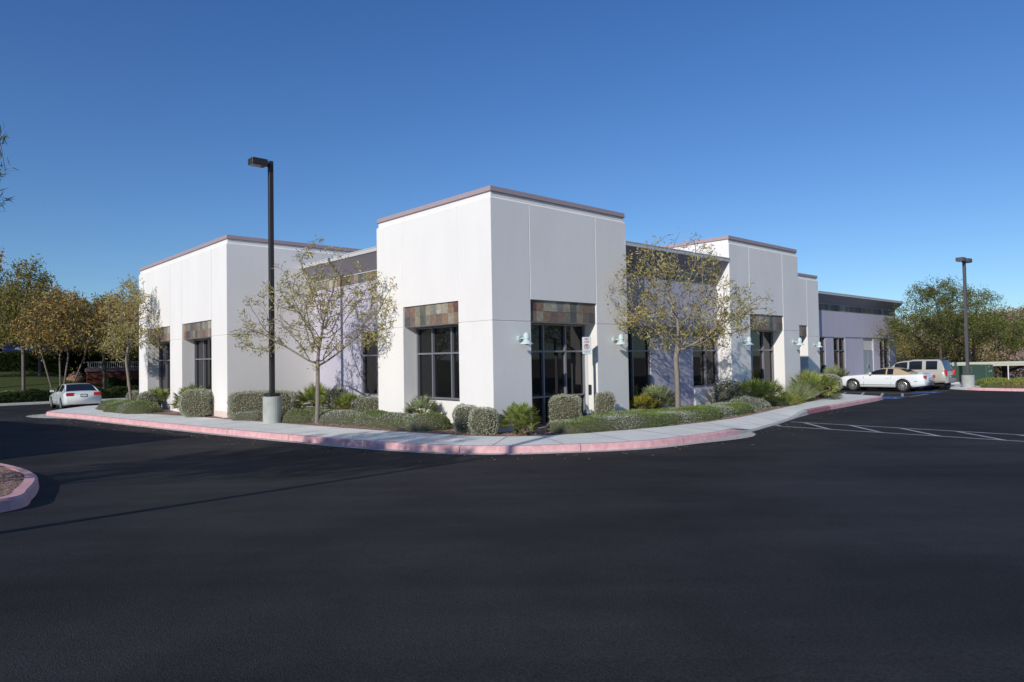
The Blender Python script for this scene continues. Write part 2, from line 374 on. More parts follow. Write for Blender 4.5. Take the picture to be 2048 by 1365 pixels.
# match by nearest point of the inner curve, kept monotone
inn_d = resample(inner_c, 900); idx = 0; inn_r = []
for p in kin_r:
    best = min(range(max(0, idx), min(900, idx + 60)), key=lambda q: (inn_d[q] - p).length); idx = best; inn_r.append(inn_d[best])
inn_r[-1] = inn_d[-1]
mb = MB(); K = 5
def slab_z(i, t):
    a = kin_r[i]; b = inn_r[i]; p = a.lerp(b, t); h = ktop(a) * (1 - t) + SW * t
    return (p.x, p.y, g(a.x, a.y) * (1 - t) + g(b.x, b.y) * t + h + .003 + .012 * t)
rows = [[slab_z(i, t / K) for t in range(K + 1)] for i in range(NS)]
for i in range(NS - 1):
    for k in range(K): mb.add([rows[i][k], rows[i + 1][k], rows[i + 1][k + 1], rows[i][k + 1]], [(0, 1, 2, 3)], 0)
acc = 0
for i in range(2, NS - 1):
    acc += (kin_r[i] - kin_r[i - 1]).length
    if acc > 1.55:
        acc = 0; d = (kin_r[i] - kin_r[i - 1]).normalized() * .009
        for k in range(K):
            a = rows[i][k]; b = rows[i][k + 1]
            mb.add([(a[0] - d.x, a[1] - d.y, a[2] + .004), (a[0] + d.x, a[1] + d.y, a[2] + .004), (b[0] + d.x, b[1] + d.y, b[2] + .004), (b[0] - d.x, b[1] - d.y, b[2] + .004)], [(0, 1, 2, 3)], 1)
tag(mb.build('pavement', [M['concrete'], M['joint']]), kind='structure')
# gutter strip, flaring at the two ends
def gut_w(p):
    w_ = .24
    w_ += .55 * sst(-18.5, -21.6, p.x) * (1 if p.y < 34 else .2)
    w_ += .28 * sst(4.3, 6.1, p.x) * (1 - sst(6.2, 6.8, p.x))
    if p.x > 6.8: w_ = .05
    return w_
mb = MB()
for i in range(len(kerb_c) - 1):
    a, b = kerb_c[i], kerb_c[i + 1]
    if a.x > 10.8: break
    t = (b - a).normalized(); n_ = Vector((t.y, -t.x)); wa, wb = gut_w(a), gut_w(b)
    a2 = a + n_ * wa; b2 = b + n_ * wb
    mb.add([(a.x, a.y, g(a.x, a.y) + .004), (a2.x, a2.y, g(a2.x, a2.y) + .004), (b2.x, b2.y, g(b2.x, b2.y) + .004), (b.x, b.y, g(b.x, b.y) + .004)], [(0, 1, 2, 3)])
tag(mb.build('gutter', M['gutter']), kind='structure')

# planting bed (gravel) from pavement edge in under the building
bed_poly = [tuple(p) for p in inner_c] + [P2(24, 4), P2(24, 14), P2(4, 30), (-18, 46), (-22.2, 43.5)]
def bed_z(x, y):
    return -.25 + SW + .02 + .05 - .10 * sst(-16, -24, x) - .05 * sst(-16, -27, x) - .06 * sst(5, 14, x)
from mathutils.geometry import tessellate_polygon
mb = MB()
tris = tessellate_polygon([[Vector((x, y, 0)) for x, y in bed_poly]])
mb.add([(x, y, (g(x, y) + SW + .006) if i < len(inner_c) else bed_z(x, y)) for i, (x, y) in enumerate(bed_poly)], [t for t in tris])
tag(mb.build('planting_bed', M['gravel']), kind='structure')
def gz(x, y):                                        # rough bed height near the kerb side
    return g(x, y) + SW + .0
# loose gravel stones on the open patches
rng = np.random.default_rng(5)
def scatter_stones(name, centers, n, size, m, poly=None):
    vs = []; fs = []
    for _ in range(n):
        cx_, cy_, rr, zz = centers[rng.integers(len(centers))]
        a = rng.uniform(0, 6.28); r = rr * math.sqrt(rng.uniform()); x = cx_ + r * math.cos(a); y = cy_ + r * math.sin(a)
        if poly and not in_poly(x, y, poly): continue
        s_ = size * rng.uniform(.5, 1.3); b = len(vs); z = zz if poly is None else g(x, y) + .135
        for q in range(6):
            d = [(1, 0, 0), (-1, 0, 0), (0, 1, 0), (0, -1, 0), (0, 0, 1), (0, 0, -1)][q]
            vs.append((x + d[0] * s_ * rng.uniform(.6, 1.2), y + d[1] * s_ * rng.uniform(.6, 1.2), z + d[2] * s_ * rng.uniform(.3, .8)))
        for f in ((0, 2, 4), (2, 1, 4), (1, 3, 4), (3, 0, 4), (2, 0, 5), (1, 2, 5), (3, 1, 5), (0, 3, 5)): fs.append(tuple(b + i for i in f))
    me = bpy.data.meshes.new(name); me.from_pydata(vs, [], fs); me.materials.append(m); return link(name, me)
cs = []
for i in range(0, len(inner_c), 2):
    p = inner_c[i]; t = (inner_c[min(i + 1, len(inner_c) - 1)] - inner_c[i - 1 if i else 0]).normalized(); n_ = Vector((-t.y, t.x)); q = p + n_ * .45
    if p.y < 36: cs.append((q.x, q.y, .38, g(q.x, q.y) + SW + .02))
tag(scatter_stones('gravel_stones', cs, 9000, .024, M['stone']), kind='stuff', label='loose reddish gravel stones scattered over the planting bed', cat='gravel')

# left island nose -----------------------------------------------------
isl = smooth_curve([(-14.5, 15.2), (-12.0, 15.1), (-10.6, 14.3), (-9.2, 13.0), (-8.25, 11.95), (-7.55, 11.0), (-6.75, 9.7), (-6.25, 8.6), (-6.9, 7.3), (-8.6, 6.7), (-14.5, 6.7)][::-1], .2)
mbi, ii = kerb_mesh(isl, 'kerb', lambda p, i: 0, width=.2, top=lambda p: .16)
mbi2, ii2 = kerb_mesh(isl[::-1], 'x', lambda p, i: 0, width=-.2, top=lambda p: .16)
tag(mbi.build('island_kerb', [M['kerb']]), kind='structure')
mb = MB(); pol = [tuple(p) for p in ii]
tris = tessellate_polygon([[Vector((x, y, 0)) for x, y in pol]])
mb.add([(x, y, g(x, y) + .13) for x, y in pol], list(tris)); tag(mb.build('island_bed', M['gravel']), kind='structure')
tag(scatter_stones('island_gravel', [(-7.9, 9.4, 1.8, .34), (-8.8, 10.9, 1.6, .24), (-9.8, 12.2, 1.6, .16)], 5000, .018, M['stone'], pol), kind='stuff', label='brown gravel and dry litter inside the rounded island', cat='gravel')

# road markings --------------------------------------------------------
def stripe(mb, a, b, wd=.1):
    a = Vector(a); b = Vector(b); n = max(1, int((b - a).length / 1.0)); d = (b - a).normalized(); q = Vector((-d.y, d.x)) * wd / 2
    for i in range(n):
        p0 = a.lerp(b, i / n); p1 = a.lerp(b, (i + 1) / n)
        mb.add([(p.x + s_ * q.x, p.y + s_ * q.y, g(p.x, p.y) + .005) for p, s_ in ((p0, -1), (p1, -1), (p1, 1), (p0, 1))], [(0, 1, 2, 3)])
mb = MB()
for u0 in (7.95, 9.52):
    stripe(mb, P2(u0, -4.0), P2(u0, -13.5))
for k in range(-1, 7):
    v0 = -4.45 - 1.43 * k; stripe(mb, P2(9.5, v0), P2(7.98, v0 - 1.45) if k >= 0 else P2(8.1, v0 - 1.3), .11)
tag(mb.build('crossing_lines', M['paint']), kind='structure')
mb = MB()
stripe(mb, P2(25.6, -2.55), P2(28.5, -2.55)); stripe(mb, P2(25.6, -2.55), P2(25.6, 2.6)); stripe(mb, P2(28.5, -2.55), P2(28.5, 3.0))
stripe(mb, P2(22.6, -2.4), P2(22.6, 2.6)); stripe(mb, P2(32.3, -2.55), P2(32.3, 3.0))
for k in range(5): stripe(mb, P2(25.65, -2.2 + k * 1.0), P2(28.45, -1.3 + k * 1.0), .12)
tag(mb.build('parking_lines', M['paint']), kind='structure')
mb = MB()
for (u0, v0) in ((24.1, -2.0), (30.4, -1.9)):
    def q(a, b, z=.006): x, y = P2(u0 + a, v0 + b); return (x, y, g(x, y) + z)
    mb.add([q(-.75, -.65), q(.75, -.65), q(.75, .65), q(-.75, .65)], [(0, 1, 2, 3)], 0)
    arc = [(.28 * math.cos(t), .28 * math.sin(t) - .12) for t in np.linspace(-2.6, .5, 10)]
    def st(pts, wd):
        for i in range(len(pts) - 1):
            a, b = Vector(pts[i]), Vector(pts[i + 1]); d = (b - a).normalized(); n_ = Vector((-d.y, d.x)) * wd / 2
            mb.add([q(a.x - n_.x, a.y - n_.y, .010), q(b.x - n_.x, b.y - n_.y, .010), q(b.x + n_.x, b.y + n_.y, .010), q(a.x + n_.x, a.y + n_.y, .010)], [(0, 1, 2, 3)], 1)
    st(arc, .09); st([(-.05, .38), (-.02, -.02), (.26, -.02), (.36, -.4)], .1); st([(0, .2), (.22, .2)], .08); st([(-.11, .5), (.01, .5)], .12)
tag(mb.build('wheelchair_markings', [M['blue'], M['paint']]), kind='structure')

# ------------------------------------------------------------------ building
def face(mb, o, S, N, L, z0, z1, openings=(), vg=(), hg=(), m=0, w_=.016, dg=.028):
    """wall plane from 2D point o along S (outward normal N) with openings (s0,s1,za,zb,depth) and V joints"""
    ss = {0.0, L}; zs = {z0, z1}
    for (a, b, c, d, e) in openings: ss |= {a, b}; zs |= {c, d}
    for (s, a, b) in vg: ss |= {s - w_, s, s + w_}; zs |= {a, b}
    for (z, a, b) in hg: zs |= {z - w_, z, z + w_}; ss |= {a, b}
    ss = sorted(x for x in ss if -1e-9 <= x <= L + 1e-9); zs = sorted(x for x in zs if z0 - 1e-9 <= x <= z1 + 1e-9)
    def pt(s, z, d): return (o[0] + S[0] * s - N[0] * d, o[1] + S[1] * s - N[1] * d, z)
    cell = {}
    for i in range(len(ss) - 1):
        for j in range(len(zs) - 1):
            s0, s1, a, b = ss[i], ss[i + 1], zs[j], zs[j + 1]; sm, zm = (s0 + s1) / 2, (a + b) / 2
            d = [0, 0, 0, 0]                           # (s0,a) (s1,a) (s1,b) (s0,b)
            op = [q for q in openings if q[0] < sm < q[1] and q[2] < zm < q[3]]
            if op: d = [op[0][4]] * 4
            else:
                for (s, ga, gb) in vg:
                    if ga < zm < gb and abs(sm - s) < w_:
                        if sm < s: d = [0, dg, dg, 0]
                        else: d = [dg, 0, 0, dg]
                for (z, ga, gb) in hg:
                    if ga < sm < gb and abs(zm - z) < w_:
                        if zm < z: d = [0, 0, dg, dg]
                        else: d = [dg, dg, 0, 0]
            cell[i, j] = d
            mb.add([pt(s0, a, d[0]), pt(s1, a, d[1]), pt(s1, b, d[2]), pt(s0, b, d[3])], [(0, 1, 2, 3)], m)
    for i in range(len(ss) - 1):
        for j in range(len(zs) - 1):
            d = cell[i, j]
            if (i + 1, j) in cell:
                e = cell[i + 1, j]
                if abs(d[1] - e[0]) > 1e-6 or abs(d[2] - e[3]) > 1e-6:
                    s = ss[i + 1]; mb.add([pt(s, zs[j], d[1]), pt(s, zs[j], e[0]), pt(s, zs[j + 1], e[3]), pt(s, zs[j + 1], d[2])], [(0, 1, 2, 3)], m)
            if (i, j + 1) in cell:
                e = cell[i, j + 1]
                if abs(d[3] - e[0]) > 1e-6 or abs(d[2] - e[1]) > 1e-6:
                    z = zs[j + 1]; mb.add([pt(ss[i], z, d[3]), pt(ss[i + 1], z, d[2]), pt(ss[i + 1], z, e[1]), pt(ss[i], z, e[0])], [(0, 1, 2, 3)], m)
U2d, V2d = (UX, UY), (VX, VY); nU, nV = (-UX, -UY), (-VX, -VY)
bld = empty('office_building', (*P2(0, 0), 0), 0, 'white and lavender stucco office building with box-shaped corner blocks', 'building')
def part(mb, name, mats, parent=None, smooth=False):
    o = mb.build(name, mats, None, smooth); p = parent or bld
    o.parent = p
    if p is bld: o.matrix_parent_inverse = Matrix.Translation((-bld.location[0], -bld.location[1], -bld.location[2]))
    else: o.matrix_parent_inverse = Matrix.Identity(4)
    return o
ZB, ZC, ZT = 6.56, 6.76, 6.90
ZG = -.25                                             # walls run below the bed
def rect_ring(u0, u1, v0, v1, z): return [(*P2(u0, v0), z), (*P2(u1, v0), z), (*P2(u1, v1), z), (*P2(u0, v1), z)]
def block(u0, u1, v0, v1, fr=None, lf=None, front_j=(), left_j=(), hgf=(), hgl=()):
    """box block: front face lies on v=v0 (shaded), left face on u=u0 (sunlit)"""
    mb = MB()
    face(mb, P2(u0, v0), U2d, nV, u1 - u0, ZG, ZB, fr or (), [(s, 3.74, ZB) for s in front_j], hgf)
    face(mb, P2(u0, v0), V2d, nU, v1 - v0, ZG, ZB, lf or (), [(s, 3.74, ZB) for s in left_j], hgl)
    r0 = rect_ring(u0, u1, v0, v1, ZG); r1 = rect_ring(u0, u1, v0, v1, ZB)
    mb.add([r0[1], r0[2], r1[2], r1[1]], [(0, 1, 2, 3)]); mb.add([r0[2], r0[3], r1[3], r1[2]], [(0, 1, 2, 3)])
    i = .05
    mb.loft([r1, rect_ring(u0 + i, u1 - i, v0 + i, v1 - i, ZB + .045), rect_ring(u0 + i, u1 - i, v0 + i, v1 - i, ZC)], caps=False)
    wl = part(mb, 'wall', M['stucco'])
    mb = MB(); q = .035
    a, b = i - q, i + .25
    mb.loft([rect_ring(u0 + a, u1 - a, v0 + a, v1 - a, ZC - .012), rect_ring(u0 + a, u1 - a, v0 + a, v1 - a, ZT),
             rect_ring(u0 + b, u1 - b, v0 + b, v1 - b, ZT + .006), rect_ring(u0 + b, u1 - b, v0 + b, v1 - b, ZC - .3)], caps=False)
    mb.loft([rect_ring(u0 + a, u1 - a, v0 + a, v1 - a, ZC - .012), rect_ring(u0 + i - .001, u1 - i + .001, v0 + i - .001, v1 - i + .001, ZC - .006)], caps=False)
    mb.add(rect_ring(u0 + b, u1 - b, v0 + b, v1 - b, ZC - .3), [(0, 1, 2, 3)])
    # little drip lip
    a2 = a - .008
    for k in range(4):
        A = rect_ring(u0 + a2, u1 - a2, v0 + a2, v1 - a2, ZC + .012); mb.bar(A[k], A[(k + 1) % 4], .012, .022)
    cp = part(mb, 'coping', M['coping'], None)
    return wl
def hpiers(L, ops, z=3.08):
    out = []; s = 0
    for (a, b) in ops: out.append((z, s, a)); s = b
    out.append((z, s, L)); return out
RD = .6
# corner block
block(0, 6.1, 0, 6.03, [(1.5, 4.5, ZG + .02, 3.08, RD), (1.5, 4.5, 3.08, 3.74, .07)], [(1.53, 4.46, ZG + .02, 3.08, RD), (1.53, 4.46, 3.08, 3.74, .07)],
      (1.5, 4.5), (1.53, 4.46), hpiers(6.1, [(1.5, 4.5)]), hpiers(6.03, [(1.53, 4.46)]))
# left block (stands forward)
LU = -2.955
block(LU, 9.0, 11.92, 23.85, None, [(13.57 - 11.92, 17.17 - 11.92, ZG + .02, 3.08, RD), (13.57 - 11.92, 17.17 - 11.92, 3.08, 3.74, .07), (18.83 - 11.92, 22.37 - 11.92, ZG + .02, 3.08, RD), (18.83 - 11.92, 22.37 - 11.92, 3.08, 3.74, .07)],
      (), (1.65, 5.25, 6.91, 10.45), [(3.08, 0, 3.55)], hpiers(11.93, [(1.65, 5.25), (6.91, 10.45)]))
# entrance block
EU = 12.88
block(EU, 19.05, 0, 9.0, [(14.47 - EU, 17.5 - EU, ZG + .02, 3.08, RD), (14.47 - EU, 17.5 - EU, 3.08, 3.74, .07)], None, (1.6, 4.6), (), hpiers(6.17, [(1.6, 4.6)]), ())
# far block
block(24.6, 30.75, 4.1, 12.0, [(1.5, 4.5, ZG + .02, 3.08, RD), (1.5, 4.5, 3.08, 3.74, .07)], None, (1.5, 4.5), (), hpiers(6.15, [(1.5, 4.5)]), ())
# bare footing strip showing under the stucco on the left block and corner block
mb = MB()
def strip_box(u0, u1, v0, v1, z0, z1, m=0):
    c = P2((u0 + u1) / 2, (v0 + v1) / 2); mb.box((*c, (z0 + z1) / 2), (abs(u1 - u0), abs(v1 - v0), z1 - z0), m, (Vector((UX, UY, 0)), Vector((VX, VY, 0)), Vector((0, 0, 1))))
strip_box(LU - .012, LU + .3, 11.908, 13.57, -.2, .17)
part(mb, 'footing', M['base_pink'])

# links between blocks, set back .6 m, lavender, with slate band and raised canopy
def link_wall(axis, a0, a1, c, length_name, wins, top=4.92, extra=None):
    """axis 'u': wall runs along u at v=c ; axis 'v': runs along v at u=c"""
    mb = MB(); ops = [(s0 - a0, s1 - a0, za, zb, .14) for (s0, s1, za, zb, *_) in wins]
    if axis == 'u': face(mb, P2(a0, c), U2d, nV, a1 - a0, ZG, 5.3, ops, (), ())
    else: face(mb, P2(c, a0), V2d, nU, a1 - a0, ZG, 5.3, ops, (), ())
    wl = part(mb, 'wall', M['lavender']); wl['label'] = 'lavender stucco wall set back between the white blocks'
    def W3(s, d, z):   # s along, d outward from wall
        x, y = P2(s, c - d) if axis == 'u' else P2(c - d, s); return (x, y, z)
    # canopy: rises outward
    mb = MB(); e = c
    out_z, in_z = 5.81, 5.29
    A = [W3(a0 + .002, .001, in_z), W3(a1 - .002, .001, in_z), W3(a1 - .002, e - (-.02 if False else .0), out_z), W3(a0 + .002, e, out_z)]
    def lw(z, d, s): return W3(s, d, z)
    D = .6 - .0
    prof = [(.0, in_z), (D, out_z), (D, out_z + .15), (-3.5, 5.55), (-3.5, in_z)]
    mb.loft([[W3(s, d, z) for d, z in prof] for s in (a0 + .003, a1 - .003)], 0, caps=True)
    cn = part(mb, 'canopy', M['soffit'])
    mb = MB(); P_ = W3(a0 + .004, D + .004, out_z + .072); Q_ = W3(a1 - .004, D + .004, out_z + .072)
    mb.bar(P_, Q_, .02, .15); mb.bar(W3(a0 + .004, D + .012, out_z + .137), W3(a1 - .004, D + .012, out_z + .137), .03, .03)
    part(mb, 'fascia', M['fascia'], cn)
    mb = MB(); mb.bar(W3(a0 + .004, .02, in_z - .012), W3(a1 - .004, .02, in_z - .012), .05, .03); part(mb, 'soffit_trim', M['fascia'], cn)
    return W3
def tiles(name, W3, s0, s1, z0, z1, rows, seed, tw=.30, off=.012, label=None):
    rg = random.Random(seed); mb = MB(); gp = MB()
    gp.add([W3(s0, off * .3, z0), W3(s1, off * .3, z0), W3(s1, off * .3, z1), W3(s0, off * .3, z1)], [(0, 1, 2, 3)])
    n = max(1, round((s1 - s0) / tw)); tw = (s1 - s0) / n; rh = (z1 - z0) / rows; gp_ = .006
    for r in range(rows):
        for i in range(n):
            a = s0 + i * tw + gp_ ; b = a + tw - 2 * gp_; c_ = z0 + r * rh + gp_; d = c_ + rh - 2 * gp_; o = off + rg.uniform(0, .006)
            mb.add([W3(a, 0, c_), W3(b, 0, c_), W3(b, 0, d), W3(a, 0, d), W3(a, o, c_), W3(b, o, c_), W3(b, o, d), W3(a, o, d)], [(4, 5, 6, 7), (0, 1, 5, 4), (1, 2, 6, 5), (2, 3, 7, 6), (3, 0, 4, 7)])
    t = part(mb, name, M['slate']); part(gp, 'grout', M['grout'], t); return t
def window(W3, s0, s1, z0, z1, mull, trans, name='window', depth=0.0, fw=.055, door=None):
    mb = MB(); d = .05 - depth
    mb.add([W3(s0 + .01, d - .035, z0 + .01), W3(s1 - .01, d - .035, z0 + .01), W3(s1 - .01, d - .035, z1 - .01), W3(s0 + .01, d - .035, z1 - .01)], [(0, 1, 2, 3)])
    g_ = part(mb, name, M['glass'])
    mb = MB()
    e = .003
    for s in [s0 + fw / 2 + e] + list(mull) + [s1 - fw / 2 - e]: mb.bar(W3(s, d, z0 + e), W3(s, d, z1 - e), .1, fw, up=(UX, UY, 0) if abs((Vector(W3(1, 0, 0)) - Vector(W3(0, 0, 0))).dot(Vector((UX, UY, 0)))) > .5 else (VX, VY, 0))
    xs = [s0 + fw + e] + [q for m_ in mull for q in (m_ - fw / 2, m_ + fw / 2)] + [s1 - fw - e]
    for z in [z0 + fw / 2 + e] + list(trans) + [z1 - fw / 2 - e]:
        for k in range(0, len(xs), 2): mb.bar(W3(xs[k], d, z), W3(xs[k + 1], d, z), .096, fw)
    fr = part(mb, 'frame', M['frame'], g_); return g_
# left link
W3 = link_wall('v', 6.0, 11.95, .6, '', [(6.05, 8.18, .74, 3.08)])
tiles('slate_band', W3, 6.03, 11.9, 4.93, 5.27, 1, 3, .33)
window(W3, 6.05, 8.18, .74, 3.08, [7.12], [2.2], depth=.14)
# right link
W3 = link_wall('u', 6.05, 12.9, .6, '', [(6.12, 8.22, ZG + .02, 3.08), (11.0, 12.86, .74, 3.08)])
tiles('slate_band', W3, 6.12, 12.86, 4.93, 5.27, 1, 4, .33)
window(W3, 6.12, 8.22, 0.05, 3.08, [7.2], [2.2], depth=.14)
window(W3, 11.0, 12.86, .74, 3.08, [12.0], [2.2], depth=.14)
mb = MB(); c = P2((6.12 + 12.86) / 2, .6 - .135)
mb.box((*c, 3.27), (12.86 - 6.12, .27, .36), 0, (Vector((UX, UY, 0)), Vector((VX, VY, 0)), Vector((0, 0, 1))))
part(mb, 'lintel', M['lavender'])
mb = MB(); c = P2(11.93, .6 - .03); mb.box((*c, .24), (1.84, .06, .94), 0, (Vector((UX, UY, 0)), Vector((VX, VY, 0)), Vector((0, 0, 1)))); part(mb, 'apron_wall', M['stucco'])
# windows inside the deep openings
def wf(axis, c):
    return (lambda s, d, z: (*P2(s, c + RD - d), z)) if axis == 'u' else (lambda s, d, z: (*P2(c + RD - d, s), z))
w_mid_l = wf('v', 0); window(w_mid_l, 1.55, 4.44, .74, 3.07, [2.55, 3.56], [2.2])
w_mid_r = wf('u', 0); window(w_mid_r, 1.52, 4.48, -.1, 3.07, [2.53, 3.54], [.79, 2.2])
w_l = wf('v', LU)
window(w_l, 13.6, 17.14, .0, 3.07, [14.8, 16.0], [2.2]); window(w_l, 18.86, 22.34, .0, 3.07, [20.0, 21.2], [2.2])
w_e = wf('u', 0); window(w_e, 14.49, 17.48, -.05, 3.07, [15.5, 16.55], [2.2, ])
w_f = wf('u', 4.1); window(w_f, 26.12, 29.08, -.05, 3.07, [27.1, 28.1], [2.2])
def band_on(axis, c, s0, s1, seed):
    W = (lambda s, d, z: (*P2(s, c + .07 - d), z)) if axis == 'u' else (lambda s, d, z: (*P2(c + .07 - d, s), z))
    tiles('slate_band', W, s0 + .005, s1 - .005, 3.085, 3.735, 2, seed)
band_on('v', 0, 1.53, 4.46, 11); band_on('u', 0, 1.5, 4.5, 12); band_on('v', LU, 13.57, 17.17, 13); band_on('v', LU, 18.83, 22.37, 14); band_on('u', 0, 14.47, 17.5, 15); band_on('u', 4.1, 26.1, 29.1, 16)
# entrance door leaf in the entrance block
mb = MB(); W = lambda s, d, z: (*P2(s, RD - d), z)
for s in (14.62, 15.40): mb.bar(W(s, .13, 0.0), W(s, .13, 2.14), .05, .09, up=(UX, UY, 0))
for z in (.09, 2.09): mb.bar(W(14.665, .13, z), W(15.355, .13, z), .046, .10)
dr = part(mb, 'door', M['frame'])
mb = MB(); mb.bar(W(15.30, .20, .85), W(15.30, .20, 1.25), .025, .025, up=(UX, UY, 0)); mb.bar(W(15.30, .15, .9), W(15.30, .215, .9), .02, .02); mb.bar(W(15.30, .15, 1.2), W(15.30, .215, 1.2), .02, .02)
part(mb, 'handle', M['chrome'], dr)
# far wing
W3 = link_wall('u', 30.7, 46.0, 4.7, '', [(30.85, 33.0, .0, 3.08), (34.3, 36.2, .0, 3.08), (42.55, 44.5, .0, 3.08), (39.4, 41.3, ZG + .02, 3.06)])
tiles('slate_band', W3, 30.8, 45.9, 4.85, 5.27, 1, 8, .4)
window(W3, 30.85, 33.0, .0, 3.07, [31.9], [2.2], depth=.14); window(W3, 34.3, 36.2, .0, 3.07, [35.25], [2.2], depth=.14); window(W3, 42.55, 44.5, .0, 3.07, [43.5], [2.2], depth=.14)
mb = MB(); mb.bar(W3(36.2, .02, 3.1), W3(45.98, .02, 3.1), .02, .03); mb.bar(W3(30.8, .02, 3.1), W3(34.3, .02, 3.1), .02, .03); part(mb, 'wall_joint', M['frame'])
mb = MB(); mb.add([W3(39.42, -.1, 2.2), W3(41.28, -.1, 2.2), W3(41.28, -.1, 3.05), W3(39.42, -.1, 3.05)], [(0, 1, 2, 3)]); part(mb, 'overdoor_panel', M['panel_light'])
for k in (0, 1):
    mb = MB(); s = 39.45 + .92 * k; c = W3(s + .45, -.08, 1.1); mb.box(c, (.89, .05, 2.15), 0, (Vector((UX, UY, 0)), Vector((VX, VY, 0)), Vector((0, 0, 1))), bev=.008); d_ = part(mb, 'door', M['door_blue'])
    mb = MB(); mb.box(W3(s + (.80 if k == 0 else .1), -.03, 1.05), (.05, .06, .22), 0, (Vector((UX, UY, 0)), Vector((VX, VY, 0)), Vector((0, 0, 1)))); part(mb, 'handle', M['chrome'], d_)
# rear masses and wing end so that the building is closed
mb = MB()
def uvbox(u0, u1, v0, v1, z0, z1, m=0):
    c = P2((u0 + u1) / 2, (v0 + v1) / 2); mb.box((*c, (z0 + z1) / 2), (u1 - u0, v1 - v0, z1 - z0), m, (Vector((UX, UY, 0)), Vector((VX, VY, 0)), Vector((0, 0, 1))))
uvbox(.82, 24.0, 3.9, 11.9, ZG, 5.26); uvbox(30.72, 46.0, 4.9, 22, ZG, 5.28); uvbox(9.2, 46, 12.1, 23.8, ZG, 5.24)
part(mb, 'rear_wall', M['lavender'])

# wall lamps -----------------------------------------------------------
def wall_lamp(u, v, z, label):
    x, y = P2(u, v); e = empty('wall_lamp', (x, y, z), TH_rot, label, 'wall lamp', 'mint green barn lamps on the front piers')
    # local: x along wall, -y outward
    mb = MB(); ax = (Vector((1, 0, 0)), Vector((0, 0, 1)), Vector((0, -1, 0)))
    mb.lathe([(.085, 0), (.085, .02), (.06, .035)], (0, 0, 0), 18, 0, ax); mb.build('wall_plate', M['mint'], e)
    mb = MB(); mb.tube([(0, -.02, 0), (0, -.12, .005), (0, -.215, 0)], .018, 8); mb.build('arm', M['mint'], e, True)
    mb = MB(); c = (0, -.31, 0)
    mb.lathe([(.002, .19), (.03, .165), (.075, .135), (.085, .12), (.085, .01), (.092, .005), (.092, -.012), (.08, -.02), (.078, -.055), (.11, -.085), (.195, -.165), (.195, -.172), (.185, -.168), (.10, -.09), (.02, -.07)], c, 26)
    mb.build('lamp_shade', M['mint'], e, True)
    mb = MB(); mb.lathe([(.02, -.08), (.055, -.1), (.06, -.15), (.045, -.19), (.005, -.205)], c, 14); mb.build('bulb_globe', M['lens'], e, True)
    return e
TH_rot = math.pi / 2 - TH
wall_lamp(1.02, 0, 2.57, 'mint barn lamp on the shaded pier left of the corner glazing')
wall_lamp(5.35, 0, 2.57, 'mint barn lamp on the pier just right of the fire lane sign')
wall_lamp(13.75, 0, 2.57, 'mint barn lamp left of the glass entrance door, half behind the tree')
wall_lamp(18.4, 0, 2.57, 'mint barn lamp on the pier right of the glass entrance')
wall_lamp(30.0, 4.1, 2.57, 'smallest and farthest mint barn lamp, beside the far lavender wing')
# fire sprinkler box at corner door jamb
mb = MB(); mb.box((*P2(4.44, .35), .95), (.08, .18, .3), 0, (Vector((UX, UY, 0)), Vector((VX, VY, 0)), Vector((0, 0, 1))), bev=.01); part(mb, 'key_box', M['black_metal'])

# ------------------------------------------------------------------ street lamps
def street_lamp(loc, H, base_h, base_r, heads, rz, label, cat='street lamp', pm='black_metal', half=.075):
    e = empty('street_lamp', loc, rz, label, cat, 'square pole lamps on concrete bases')
    mb = MB(); mb.lathe([(base_r, -.3), (base_r, base_h - .02), (base_r - .015, base_h)], (0, 0, 0), 30); mb.build('concrete_base', M['concrete_old'], e)
    mb = MB(); mb.box((0, 0, base_h + .06), (.42, .42, .12), 0, bev=.03); mb.build('base_cover', M[pm], e)
    mb = MB(); mb.box((0, 0, (H + base_h + .12) / 2), (half * 2, half * 2, H - base_h - .12), 0, bev=.008); mb.build('pole', M[pm], e)
    for (dx, dy) in heads:
        d = Vector((dx, dy, 0)); s = Vector((-dy, dx, 0)); ax = (d, s, Vector((0, 0, 1)))
        mb = MB(); mb.box(d * (half + .05) + Vector((0, 0, H - .17)), (.10, .07, .09), 0, ax); mb.build('arm', M[pm], e)
        mb = MB(); c = d * (half + .10 + .27) + Vector((0, 0, H - .12)); mb.box(c, (.54, .40, .22), 0, ax, bev=.012); hd = mb.build('lamp_head', M[pm], e)
        mb = MB(); mb.box(c + Vector((0, 0, -.118)) + d * .08, (.34, .30, .012), 0, ax); mb.build('lens', M['lens'], hd)
    return e
street_lamp((-8.30, 23.78, -.05), 9.05, .88, .31, [(-1, 0)], TH_rot, 'tall dark street lamp on a round concrete base in the planting bed')
street_lamp((26.75, 40.5, -.12), 7.62, .72, .33, [(-1, 0), (1, 0)], R(38), 'grey two-headed street lamp on a squat concrete base by the green cabinet', pm='bronze')
street_lamp((-8.75, .85, .6), 9.3, .88, .31, [(-1, 0)], TH_rot, 'dark street lamp whose long shadow crosses the asphalt')

